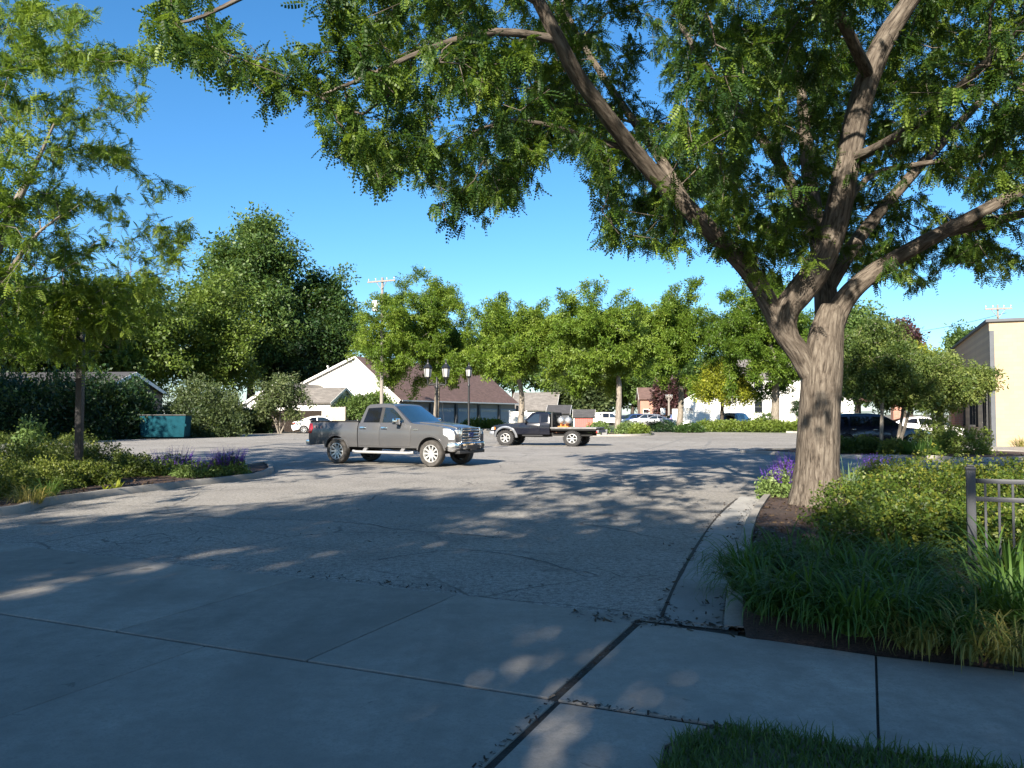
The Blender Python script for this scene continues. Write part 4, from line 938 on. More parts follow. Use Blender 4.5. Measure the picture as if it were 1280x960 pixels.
bits('mulch_chips', 9000, tm, .06, 'litter', (.5, .35))
il = offs(kl, .17)
def ti_():
    p = Vector((rng.uniform(-12, -5.4), rng.uniform(11.5, 21), .115)); return p if inpoly(p, il) else None
bits('mulch_chips', 4500, ti_, .07, 'litter', (.45, .35))
def tg():       # gutter litter, along the pan joint and the kerb foot
    k = rng.integers(0, 3)
    if k == 0:
        i = rng.random()*(min(len(PANL), 20)-1.01); q = PANL[int(i)].lerp(PANL[int(i)+1], i % 1); q = q+Vector((rng.normal(0, .05), rng.normal(0, .05), .008))
    elif k == 1:
        i = rng.random()*22; q = kr[int(i)].lerp(kr[int(i)+1], i % 1)+Vector((-abs(rng.normal(0, .10)), rng.normal(0, .1), .012))
    else:
        q = AB(rng.uniform(-2.2, -.6), 6.17+rng.normal(0, .05)-(.14 if rng.random() < .3 else 0), .012)
        if q.x > 2.2: return None
    return q
bits('leaf_litter', 560, tg, .045, 'litter', (.25, .25))
def tl(): 
    p = AB(rng.uniform(-9, 0), rng.uniform(6.5, 15), .006)
    return p if noise.noise(p*.5) > -.1 else None
bits('leaf_litter', 260, tl, .035, 'litter', (.3, .3))
def tj():
    k = rng.random()
    return AB(-1.64+rng.normal(0, .015), rng.uniform(1.5, 6.2), .008) if k < .7 else AB(rng.uniform(-1.6, -.6), 4.25+rng.normal(0, .02), .008)
bits('leaf_litter', 320, tj, .028, 'litter', (.2, .2))
def tb():
    return AB(rng.normal(-4.2, .6), 6.38+abs(rng.normal(0, .14)), .01)
bits('asphalt_crumbs', 130, tb, .035, 'litter', (.1, .1))
# fence at the right
f0 = G(1216, 728, .06); fd = (G(1290, 716, .06)-f0); fd.z = 0; fd = VX.copy()
ft = thing('fence', 'charcoal metal picket fence panel with a square post in the right bed', 'fence', f0, math.atan2(fd.y, fd.x))
def fpost(x):
    m = MB(); m.box((x, 0, .5), (.075, .075, 1.06), bev=.006); m.box((x, 0, 1.042), (.088, .088, .03), bev=.008); m.box((x, 0, 1.066), (.06, .06, .02), bev=.006)
    m.build('post', MT['fence'], ft, smooth=30)
fpost(0); fpost(1.85); fpost(3.7)
for z, h in ((.93, .042), (.765, .042), (.14, .042)):
    for x in (.0, 1.85):
        m = MB(); m.box((x+.925, 0, z), (1.774, .03, h), bev=.004); m.build('rail', MT['fence'], ft, smooth=30)
for k in range(34):
    x = .115+k*.108
    if abs(x-1.85) < .06: continue
    m = MB(); m.box((x, 0, .46), (.019, .019, .90 if True else 1)); m.build('picket', MT['fence'], ft)
# lamp posts
def lantern(parent, x, y, z):
    m = MB(); n = 6
    m.lathe([(0, 0), (.05, 0), (.07, .03), (.105, .06), (.11, .09), (.12, .10), (.165, .46), (.185, .47), (.195, .50), (.09, .62), (.06, .66), (.05, .70), (.03, .72), (.03, .76), (.045, .78), (.02, .82), (0, .86)], 6)
    b = m.build('lantern', MT['black'], parent, loc=(x, y, z))
    g = MB(); g.lathe([(.1225, .112), (.166, .448)], 6); g.build('pane', MT['frost'], b)
    f = MB()
    for k in range(6):
        a = k*math.pi/3; f.bar((.124*math.cos(a), .124*math.sin(a), .10), (.168*math.cos(a), .168*math.sin(a), .455), .018)
    f.build('frame', MT['black'], b)
    return b
def twin_post(name, label, x, y, h, arm=.42, rz=0, heads=True):
    t = thing(name, label, 'lamp post', (x, y, 0), rz)
    m = MB(); m.lathe([(0, 0), (.2, 0), (.2, .1), (.17, .14), (.15, .4), (.11, .46), (.09, .55), (.07, .62), (.055, .7), (.052, h-.5), (.07, h-.48), (.07, h-.4), (.045, h-.36), (.04, h), (0, h)], 16); m.build('pole', MT['black'], t, smooth=40)
    if heads:
        m = MB(); m.tube([(-arm, 0, h-.12), (-arm, 0, h-.30), (-arm+.06, 0, h-.36), (0, 0, h-.30), (arm-.06, 0, h-.36), (arm, 0, h-.30), (arm, 0, h-.12)], .032, 8)
        m.tube([(-arm+.05, 0, h-.34), (-.2, 0, h-.24), (-.05, 0, h-.5)], .018, 6); m.tube([(arm-.05, 0, h-.34), (.2, 0, h-.24), (.05, 0, h-.5)], .018, 6); m.build('crossarm', MT['black'], t, smooth=50)
        for s in (-1, 1): lantern(t, s*arm, 0, h-.12)
    return t
twin_post('lamp_post', 'black twin lantern lamp post behind the grey pickup', -3.15, 33.5, 3.18, .38)
tp = twin_post('lamp_post', 'single thin dark post standing before the garage doors', (586-640)/1000*43, 43, 3.6, heads=False)
lantern(tp, 0, 0, 3.55)
t = thing('lamp_post', 'tall square dark lamp post among the island shrubs, its head lost in leaves', 'lamp post', (-9.75, 18.05, .05))
m = MB(); m.box((0, 0, 2.1), (.14, .14, 4.2), bev=.012); m.box((0, 0, .06), (.34, .34, .1), bev=.01); m.build('pole', MT['bronze'], t, smooth=30)
m = MB(); m.box((0, .3, 4.12), (.08, .6, .07)); m.box((0, .8, 4.12), (.3, .6, .12), bev=.03); m.build('lamp_head', MT['bronze'], t, smooth=30)
# utility poles and wire
def util(label, px, py, d, w=2.4, can=True, r=.15, h=None, rz=0):
    top = P(px, py, d); t = thing('utility_pole', label, 'pole', (top.x, d, 0), rz); h = h or top.z
    m = MB(); m.tube([(0, 0, -.2), (0, 0, h*.5), (0, 0, h)], [r*1.15, r, r*.75], 10); m.build('pole', MT['poleWood'], t, smooth=50)
    m = MB(); m.box((0, -.16, h-.35), (w, .11, .14)); m.bar((-.5, -.14, h-.42), (0, -.12, h-1.1), .05); m.bar((.5, -.14, h-.42), (0, -.12, h-1.1), .05); m.build('crossarm', MT['poleWood'], t)
    for s in (-.46, -.2, .2, .46):
        m = MB(); m.lathe([(0, 0), (.02, 0), (.02, .1), (.06, .12), (.05, .2), (.03, .24), (0, .26)], 8); m.build('insulator', MT['galv'], t, smooth=50, loc=(s*w, -.16, h-.28))
    if can:
        m = MB(); m.lathe([(0, 0), (.26, 0), (.28, .05), (.28, .85), (.25, .92), (.12, .96), (0, .98)], 14); m.build('transformer', MT['whitetrim'], t, smooth=40, loc=(-.62, -.2, h-3.0))
        m = MB(); m.box((-.3, -.15, h-2.3), (.3, .08, .08)); m.build('bracket', MT['galv'], t)
    return t
util('weathered utility pole with crossarm and white transformer above the garage roof', 478, 347, 71, 2.9, rz=R(-24))
util('thin distant utility pole rising from behind the tan building', 1247, 381, 66, 2.0, False, .1, rz=R(-15))
util('pale utility pole beside the purple tree and far parked cars', 836, 493, 112, .9, False, .16)
a_ = P(1258, 391, 66); b_ = P(1080, 419, 96)
m = MB(); m.tube([a_.lerp(b_, t_)+Vector((0, 0, -.5*4*t_*(1-t_))) for t_ in np.linspace(0, 1, 12)], .018, 5); m.build('power_line', MT['black'], label='thin sagging wire running left from the pole behind the tan building', cat='wire')
# small sign
t = thing('sign', 'small pale sign plate on a thin post left of the far utility pole', 'sign', ((828.5-640)/1000*104, 104, 0)); m = MB(); m.box((0, 0, 1.0), (.08, .08, 2.0)); m.build('post', MT['galv'], t)
m = MB(); m.box((0, -.06, 2.0), (.62, .03, .85), bev=.04); m.build('plate', MT['whitetrim'], t)
# parking stops
for i, (x0, x1) in enumerate([(744, 766), (771, 792), (799, 824), (829, 850)]):
    p0, p1 = G(x0, 529.6), G(x1, 529.6); m = MB(); c = (p0+p1)/2
    m.prism([(-(p1-p0).length/2, -.14), ((p1-p0).length/2, -.14), ((p1-p0).length/2, .14), (-(p1-p0).length/2, .14)], 0, .42); m.bevel(.04)
    m.build('parking_block', MT['kerb'], loc=(c.x, c.y, 0), label=['leftmost long concrete block on the far road, right of the shed', 'concrete block on the far road just left of the pale straight trunk', 'concrete block on the far road before the row of parked cars', 'concrete block on the far road nearest the white garage'][i], cat='concrete block', group='concrete blocks on the far road')
# buildings ------------------------------------------------------------
def frame_mat(o, ux, uz=Vector((0, 0, 1))):
    ux = ux.normalized(); uy = uz.cross(ux); return Matrix(((ux.x, uy.x, uz.x, o.x), (ux.y, uy.y, uz.y, o.y), (ux.z, uy.z, uz.z, o.z), (0, 0, 0, 1)))
def gable_house(name, label, corner, rz, Lx, Ly, eave, ridge, wall, roof, over=.4, apex=None, ridge_x=True, trim='whitetrim', wins=(), doors=()):
    """box Lx by Ly from its corner; ridge along x (ridge_x) or y; apex = position of the ridge across (0..1)"""
    t = thing(name, label, 'building', corner, rz); ap = apex or .5
    m = MB(); W_ = Ly if ridge_x else Lx; D_ = Lx if ridge_x else Ly
    # 2D gable section (s, z)
    sec = [(0, -.3), (W_, -.3), (W_, eave), (W_*ap, ridge), (0, eave)]
    def pt(s, d, z): return Vector((d, s, z)) if ridge_x else Vector((s, d, z))
    lo = [m.bm.verts.new(pt(s, 0, z)) for s, z in sec]; hi = [m.bm.verts.new(pt(s, D_, z)) for s, z in sec]
    m.bm.faces.new(lo); m.bm.faces.new(hi[::-1])
    for i in (0, 1, 4): j = (i+1) % 5; m.bm.faces.new((lo[i], hi[i], hi[j], lo[j]))
    m.build('wall', MT[wall], t)
    m = MB()
    for (sa, za), (sb, zb) in (((0, eave), (W_*ap, ridge)), ((W_, eave), (W_*ap, ridge))):
        d = Vector((sb-sa, zb-za)).normalized(); nn = Vector((-d.y, d.x)); nn = nn if nn.y > 0 else -nn
        A = Vector((sa, za))-d*over+nn*.02; B = Vector((sb, zb))+nn*.02+Vector((0, .004)); th = nn*.14
        q = [A, B, B+th, A+th]
        l_ = [m.bm.verts.new(pt(p.x, -over*.7, p.y)) for p in q]; h_ = [m.bm.verts.new(pt(p.x, D_+over*.7, p.y)) for p in q]
        m.bm.faces.new(l_); m.bm.faces.new(h_[::-1])
        for i in range(4): m.bm.faces.new((l_[i], h_[i], h_[(i+1) % 4], l_[(i+1) % 4]))
    m.build('roof', MT[roof], t)
    for e in (-over*.7-.03, D_+over*.7):
        m = MB()
        for (sa, za), (sb, zb) in (((0, eave), (W_*ap, ridge)), ((W_, eave), (W_*ap, ridge))):
            d = Vector((sb-sa, zb-za)).normalized(); A = Vector((sa, za))-d*over
            nn = Vector((-d.y, d.x)); nn = nn if nn.y > 0 else -nn
            q = [A-nn*.1, Vector((sb, zb))-nn*.1, Vector((sb, zb))+nn*.15, A+nn*.15]
            l_ = [m.bm.verts.new(pt(p.x, e, p.y)) for p in q]; h_ = [m.bm.verts.new(pt(p.x, e+.03, p.y)) for p in q]
            m.bm.faces.new(l_); m.bm.faces.new(h_[::-1])
            for i in range(4): m.bm.faces.new((l_[i], h_[i], h_[(i+1) % 4], l_[(i+1) % 4]))
        m.build('fascia', MT[trim], t)
    return t
def win(t, c, ux, w, h, name='window', mat='glassdark', fr='whitetrim', mull=1):
    """window on a wall: c centre, ux along the wall, normal = ux x z"""
    ux = ux.normalized(); nn = Vector((ux.y, -ux.x, 0)); Mx = Matrix(((ux.x, -nn.x, 0, c.x), (ux.y, -nn.y, 0, c.y), (0, 0, 1, c.z), (0, 0, 0, 1)))
    m = MB(); f = .07
    for bx in (((-w/2-f/2, 0, 0), (f, .1, h+2*f)), ((w/2+f/2, 0, 0), (f, .1, h+2*f)), ((0, 0, h/2+f/2), (w, .1, f)), ((0, 0, -h/2-f/2), (w, .12, f))): m.box(*bx)
    if mull: m.box((0, 0, 0), (w, .07, .05))
    bmesh.ops.transform(m.bm, matrix=Mx, verts=m.bm.verts)
    fo = m.build(name, MT[fr], t)
    m = MB(); m.box((0, 0, 0), (w, .03, h)); bmesh.ops.transform(m.bm, matrix=Mx, verts=m.bm.verts); m.build('pane', MT[mat], fo)
    return fo
# garage row: gable end towards the lot entrance, doors along the lot
gc = Vector((-12.2, 86, 0))
# local axes: x = UX (away), y = -VX (to the left); mirrored into a right-handed frame by rotation: x'=UX angle 66deg
gt = gable_house('garage_building', 'long garage with a white gable end, brown shingle roof and blue doors', gc, math.atan2(UX.y, UX.x), 31, 17, 3.35, 7.9, 'white', 'brownroof', .5, .325)
# its long wall facing the lot (local y=0): taupe cladding, doors and posts
m = MB(); m.box((15.5, -.04, 1.55), (30.6, .06, 3.3)); m.build('front_cladding', MT['taupe'], gt)
for k in range(5):
    x = 3.6+k*6.2
    m = MB(); m.box((x, -.1, 1.18), (5.0, .08, 2.36))
    for j in range(1, 4): m.box((x, -.142, j*.59), (4.96, .012, .03))
    d = m.build('garage_door', MT['blueg'], gt)
    m = MB()
    for j in range(8): m.box((x-2.1+j*.6, -.15, 2.08), (.42, .02, .26))
    m.build('window_strip', MT['frost'], d)
for k in range(6):
    m = MB(); m.box((.5+k*6.2, -.16, 1.42), (.42, .22, 2.9)); m.build('post', MT['greypost'], gt)
m = MB(); m.box((15.5, -.62, 3.08), (31.4, .12, .14)); m.build('gutter', MT['whitetrim'], gt)
for i, (y, h) in enumerate(((7.5, 7.6), (10.2, 6.6))):
    m = MB(); m.tube([(1.2, y, 5), (1.2, y, h+.5)], .06 if i else .05, 8); m.box((1.2, y, h+.5), (.2, .2, .12)); m.build('vent_pipe', MT['whitetrim'], gt)
# low grey roofed shed wing and small white gable to the left
p = P(396, 503, 80); lt = gable_house('shed', 'low building with a plain grey roof in front of the white gable', Vector((p.x-3.0, 79.5, 0)), R(-20), 5.2, 5, 2.75, 4.15, 'offwhite', 'greyroof', .3, .5)
wt = gable_house('house', 'small white gabled house behind the board fence', Vector((-27.5, 82, 0)), R(-14), 7.4, 9, 2.6, 4.75, 'white', 'greyroof', .3, .5, ridge_x=False)
# fences on the left edge
def board_fence(label, a, b, h, mat, cap=True):
    a, b = Vector(a), Vector(b); d = b-a; L_ = d.length; t = thing('board_fence', label, 'fence', a, math.atan2(d.y, d.x))
    m = MB(); x = 0; rr = random.Random(3)
    while x < L_-.05: m.box((x+.07, 0, h/2+rr.uniform(-.02, .02)), (.135, .025, h)); x += .15
    m.build('boards', MT[mat], t)
    n = max(1, int(L_/2.4))
    for k in range(n+1): m = MB(); m.box((k*L_/n, .07, h/2), (.1, .1, h+.08)); m.build('post', MT[mat], t)
    for z in (.35, h-.3):
        m = MB(); m.box((L_/2, .035, z), (L_, .04, .09)); m.build('rail', MT[mat], t)
    return t
board_fence('dark brown board fence behind the white sedan and thin olive shrub', ((298-640)/1000*70, 70, 0), ((402-640)/1000*76, 76, 0), 1.95, 'darkwood')
board_fence('pale weathered board fence panel above the pickup bed', ((408-640)/1000*77, 77, 0), ((431-640)/1000*76, 76, 0), 2.3, 'fencewood')
# slate house at the far left
st = gable_house('house', 'low slate grey house mostly hidden behind the dark left hedge', Vector((-44, 56, 0)), R(-4), 15.5, 9, 3.2, 4.6, 'darkside', 'darkroof', .4)
for x in (2, 6, 10, 14): win(st, Vector((x, -.03, 1.7)), Vector((1, 0, 0)), 1.2, 1.2, fr='blueg')
# teal dumpster
t = thing('dumpster', 'teal metal dumpster between the dark bushes of the left edge', 'dumpster', ((208-640)/1000*53, 53, 0), R(6))
m = MB(); m.extr([(-1.35, .12), (1.35, .12), (1.45, 1.5), (-1.45, 1.5)], Matrix.Translation((0, -.7, 0)), 1.4); m.bevel(.03); m.build('body', MT['teal'], t, smooth=30)
m = MB(); m.box((0, 0, 1.55), (2.96, 1.5, .07), bev=.02); m.build('lid', MT['black'], t)
for s in (-1, 1):
    m = MB(); m.box((s*1.43, -.3, .9), (.12, .8, .16)); m.build('sleeve', MT['teal'], t)
# red shed and house behind
rs = gable_house('shed', 'small red shed with a dark grey roof', Vector(((717-640)/1000*100, 100, 0)), R(-6), 2.55, 2.4, 1.25, 2.1, 'redshed', 'darkroof', .18)
m = MB(); m.box((1.28, -.03, .5), (.9, .04, 1.0)); m.build('door', MT['redshed'], rs)
for x in (.05, 2.5): m = MB(); m.box((x, -.03, .55), (.1, .05, 1.1)); m.build('corner_trim', MT['whitetrim'], rs)
gh = gable_house('house', 'grey roofed house between the garage and the flatbed truck cab', Vector(((640-640)/1000*122, 121, 0)), R(-10), 6.5, 8, 2.3, 4.9, 'offwhite', 'greyroof', .4)
win(gh, Vector((1.5, -.03, 1.4)), Vector((1, 0, 0)), .9, 1.0); win(gh, Vector((4.5, -.03, 1.4)), Vector((1, 0, 0)), .9, 1.0)
dh = gable_house('house', 'dark slate house behind the flatbed truck', Vector(((684-640)/1000*112, 112, 0)), R(-8), 3.0, 6, 1.7, 2.8, 'darkside', 'darkroof', .3)
wf = thing('fence', 'white vinyl fence panel right of the garage doors', 'fence', ((637-640)/1000*100, 100, 0)); m = MB(); m.box((1.05, 0, 1.0), (2.1, .06, 1.9)); m.build('panel', MT['offwhite'], wf)
for x in (0, 2.1): m = MB(); m.box((x, 0, 1.05), (.14, .14, 2.1)); m.build('post', MT['whitetrim'], wf)
# white garage, white house
wg = gable_house('garage', 'small white gabled garage left of the golden tree', Vector(((852-640)/1000*108, 108, 0)), R(-12), 4.35, 7, 2.75, 4.05, 'white', 'greyroof', .2, .5, ridge_x=False)
wg.scale = (1.17,)*3
m = MB(); m.box((-.55, 1.5, 1.0), (1.05, 3.4, 2.0)); m.build('lean_to', MT['white'], wg)
for x in (.9, 3.0): win(wg, Vector((x, -.03, 1.9)), Vector((1, 0, 0)), .7, .35, mull=0, mat='frost')
wh = gable_house('house', 'large white sided house behind the minivan and the tall locust', Vector(((912-640)/1000*110, 110, 0)), R(-15), 13, 9, 5.4, 7.6, 'white', 'greyroof', .4)
for (x, z, w, h) in ((3.1, 2.15, .75, 1.15), (3.1, 4.55, .8, .9), (8.0, 2.15, .9, 1.15), (8.0, 4.55, .8, .9), (5.6, 4.55, .8, .9)): win(wh, Vector((x, -.03, z)), Vector((1, 0, 0)), w, h, fr='greypost')
wh.scale = (1.22,)*3
m = MB(); m.box((-1.6, 2.5, 1.25), (3.0, 5, 2.5)); w2 = m.build('side_wing', MT['white'], wh)
m = MB(); m.extr([(-3.3, 2.45), (.1, 2.45), (.1, 3.3), (-.4, 3.3)], Matrix.Translation((0, -.2, 0)), 5.4); m.build('wing_roof', MT['greyroof'], wh)
win(wh, Vector((-2.0, -.03, 2.0)), Vector((1, 0, 0)), .8, .4, mull=0)
# brick house far behind
bh = gable_house('house', 'distant red brick house left of the purple tree', Vector(((798-640)/1000*140, 138, 0)), R(-5), 4.2, 7, 4.3, 6.2, 'redbrick', 'brownroof', .4)
for x in (1.0, 3.0): win(bh, Vector((x, -.03, 1.8)), Vector((1, 0, 0)), .9, 1.3)
# brick canopy behind the suv
pc = thing('canopy', 'pink brick pillared canopy with a flat red fascia behind the navy suv', 'canopy', ((1102-640)/1000*52, 52, 0), R(-8))
for x in (.9, 4.6): m = MB(); m.box((x, 0, 1.25), (.55, .55, 2.5)); m.build('pillar', MT['redbrick'] if x > 2 else MT['redbrick'], pc)
m = MB(); m.box((2.4, 1.2, 2.65), (5.8, 4, .34)); m.build('roof', MT['redbrick'], pc)
# tan building
tc = Vector((24.05, 40.2, 0)); tb_ = thing('building', 'flat roofed tan block building at the right edge, its front face in full sun', 'building', tc, math.atan2(VX.y, VX.x))
HH = 6.25
m = MB(); m.prism([(0, 0), (16, 0), (16, 23), (0, 23)], -.3, HH); m.build('wall', MT['tan'], tb_)
m = MB(); m.box((8, 11.5, HH+.07), (16.3, 23.3, .14)); m.build('parapet_cap', MT['greypost'], tb_)
for (y0, y1, z0, z1, nm) in ((.6, 2.2, .1, 3.0, 'door'), (5.2, 8.2, .9, 3.3, 'window'), (11.5, 14, .9, 3.3, 'window')):
    m = MB(); w_, h_ = y1-y0, z1-z0
    for bx in (((-.05, (y0+y1)/2, z1-.06), (.14, w_, .12)), ((-.05, (y0+y1)/2, z0+.05), (.16, w_, .1)), ((-.05, y0+.05, (z0+z1)/2), (.14, .1, h_)), ((-.05, y1-.05, (z0+z1)/2), (.14, .1, h_)), ((-.05, (y0+y1)/2, (z0+z1)/2), (.12, .06, h_-.2))): m.box(*bx)
    fo = m.build(nm, MT['black'], tb_)
    m = MB(); m.box((-.02, (y0+y1)/2, (z0+z1)/2), (.03, w_-.16, h_-.16)); m.build('pane', MT['glassdark'], fo)
m = MB(); m.box((.1, -.05, 2.9), (.2, .16, 5.8)); m.build('downpipe', MT['greypost'], tb_)
clump('grass_tuft', 'dry yellow grass tuft at the foot of the tan building', 'grass tuft', (25.2, 39.2, .02), 160, .7, .02, 'straw', 401, 1.0, .5, None, (.5, .25))
# ------------------------------------------------------------------ vehicles (x forward, y to the left, origin on the ground)
VM = dict(
 grey=paint('grey_metallic_paint', (.082, .083, .088), .3, .3, .5, .25), navy=paint('dark_navy_paint', (.005, .006, .012), .0, .2, .25, .03), navy2=paint('deep_navy_paint', (.008, .010, .026), .2, .25, 1, .1),
 whitec=paint('white_car_paint', (.72, .71, .69), 0, .35, 1, .12), bluevan=paint('grey_blue_paint', (.085, .10, .14), .5, .35, 1, .15), silver=paint('silver_paint', (.26, .27, .29), .7, .35, 1, .15), bluec=paint('blue_car_paint', (.04, .075, .19), .4, .35, 1, .15),
 glass=M('car_glass', (.010, .014, .015), .03, 0, 0, 1, spec=.9, coat=1), tint=M('tinted_car_glass', (.006, .006, .007), .05, 0, 0, 1, spec=.6), shield=M('windshield_glass', (.02, .045, .06), .03, .25, .15, 4, coat=1, spec=1),
 rubber=M('tyre_rubber', (.022, .021, .021), .85, 0, .35, 12, .2, 60), dustyrub=M('dusty_tyre_rubber', (.055, .05, .045), .9, 0, .35, 8, .2, 60), chrome=M('chrome', (.72, .72, .72), .12, 1, .05, 9), alloy=M('alloy_wheel', (.5, .5, .49), .35, .5, .1, 12), steel=M('dark_wheel_steel', (.10, .10, .10), .5, .5, .4, 12),
 plastic=M('black_plastic', (.018, .018, .019), .6, 0, .2, 14), greyplastic=M('grey_plastic', (.16, .16, .165), .6, 0, .15, 8), under=M('underbody', (.012, .012, .012), .9, 0, .3, 5), lamp=M('headlight_lens', (.68, .72, .74), .08, .3, .12, 18, coat=1), red=M('tail_light_lens', (.36, .012, .012), .12, 0, .2, 20, coat=1), amber=M('amber_lens', (.55, .16, .02), .15, 0, .1, 20, coat=1),
 badge=M('blue_badge_enamel', (.012, .035, .16), .15, 0, .05, 20, coat=1), rust=M('rusty_steel', (.17, .075, .04), .85, .2, .45, 9, .3, 40), deck=M('worn_deck_metal', (.20, .195, .19), .6, .4, .35, 4, .2, 50), orange=M('orange_paint', (.50, .17, .03), .5, 0, .3, 9), fabric=M('seat_fabric', (.10, .095, .09), .9, 0, .2, 9))
def psolid(poly, fy, zs=(), xs=(), ys=(), crown=0, fx=None):
    """side outline (x, z) swept across; half width fy(x, z); bisected so the sides can curve"""
    bm = bmesh.new(); n = len(poly)
    A = [bm.verts.new((x, -1, z)) for x, z in poly]; B = [bm.verts.new((x, 1, z)) for x, z in poly]
    bm.faces.new(A); bm.faces.new(B[::-1])
    for i in range(n): bm.faces.new((A[i], B[i], B[(i+1) % n], A[(i+1) % n]))
    for z in zs: bmesh.ops.bisect_plane(bm, geom=bm.verts[:]+bm.edges[:]+bm.faces[:], plane_co=(0, 0, z), plane_no=(0, 0, 1))
    for x in xs: bmesh.ops.bisect_plane(bm, geom=bm.verts[:]+bm.edges[:]+bm.faces[:], plane_co=(x, 0, 0), plane_no=(1, 0, 0))
    for y in ys: bmesh.ops.bisect_plane(bm, geom=bm.verts[:]+bm.edges[:]+bm.faces[:], plane_co=(0, y, 0), plane_no=(0, 1, 0))
    for v in bm.verts:
        y = v.co.y; x, z = v.co.x, v.co.z
        v.co.y = y*fy(x, z)
        if crown and z > 0: v.co.z += crown*(1-y*y)*min(1, max(0, (z-.8)/.3))
        if fx: v.co.x += fx(x, y, z)
    return bm
def skin(poly, side, fy, out=.005, thick=.03, zs=(), xs=()):
    """a panel that follows the body side, proud by out"""
    bm = bmesh.new(); n = len(poly)
    A = [bm.verts.new((x, 0, z)) for x, z in poly]; B = [bm.verts.new((x, 1, z)) for x, z in poly]
    bm.faces.new(A); bm.faces.new(B[::-1])
    for i in range(n): bm.faces.new((A[i], B[i], B[(i+1) % n], A[(i+1) % n]))
    for z in zs: bmesh.ops.bisect_plane(bm, geom=bm.verts[:]+bm.edges[:]+bm.faces[:], plane_co=(0, 0, z), plane_no=(0, 0, 1))
    for x in xs: bmesh.ops.bisect_plane(bm, geom=bm.verts[:]+bm.edges[:]+bm.faces[:], plane_co=(x, 0, 0), plane_no=(1, 0, 0))
    for v in bm.verts: v.co.y = side*(fy(v.co.x, v.co.z) + (out if v.co.y > .5 else -thick))
    return bm
def bmb(bm, name, mat, parent, bev=0, ang=30, smooth=35, label=None, seg=2):
    m = MB(); m.bm.free(); m.bm = bm
    if bev: m.bevel(bev, ang, seg)
    return m.build(name, mat, parent, smooth=smooth, label=label)
def arc(cx, cz, r, a0, a1, n=14): return [(cx+r*math.cos(R(a0+(a1-a0)*i/n)), cz+r*math.sin(R(a0+(a1-a0)*i/n))) for i in range(n+1)]
def wheel(parent, x, y, r, w, rimr, side, rim='alloy', tyre='rubber', spokes=10, style='spoke'):
    Mx = Matrix.Translation((x, y, r)) @ Matrix.Rotation(R(-90*side), 4, 'X')       # local z = outwards
    m = MB(); m.lathe([(0, -.05), (rimr*.9, -.05), (rimr*.9, .0), (0, .0)], 24, Mx); wh_ = m.build('wheel', VM['under'], parent, smooth=30)
    m = MB(); h = w/2
    m.lathe([(rimr, -h*.8), (rimr+.02, -h*.95), (r*.93, -h), (r*.985, -h*.8), (r, -h*.5), (r, h*.5), (r*.985, h*.8), (r*.93, h), (rimr+.02, h*.95), (rimr, h*.8)], 40, Mx, closed=True)
    if style == 'mud':
        for k in range(26):
            a = k*2*math.pi/26
            for s2 in (-1, 1): m.box(Mx @ Vector((math.cos(a+s2*.06)*r, math.sin(a+s2*.06)*r, s2*h*.55)), (.035, .06, w*.42), Mx.to_3x3().to_4x4() @ Matrix.Rotation(a+s2*.06, 4, 'Z'))
    m.build('tyre', VM[tyre], wh_, smooth=40)
    m = MB(); m.lathe([(rimr*1.0, h*.55), (rimr*1.02, h*.86), (rimr*.96, h*.88), (rimr*.90, h*.7), (rimr*.88, .0), (rimr*.96, 0)], 36, Mx, closed=True)
    m.lathe([(0, h*.62), (rimr*.12, h*.64), (rimr*.2, h*.56), (rimr*.24, h*.4), (0, h*.38)], 18, Mx)
    for k in range(spokes):
        a = k*2*math.pi/spokes
        m.box(Mx @ (Matrix.Rotation(a, 4, 'Z') @ Vector((rimr*.54, 0, h*.52))), (rimr*.78, rimr*(.2 if style != 'five' else .3), .03), Mx.to_3x3().to_4x4() @ Matrix.Rotation(a, 4, 'Z') @ Matrix.Rotation(-.08, 4, 'Y'))
    m.build('rim', VM[rim], wh_, smooth=30)
    return wh_
def lerp_tab(x, X, Y): return float(np.interp(x, X, Y))
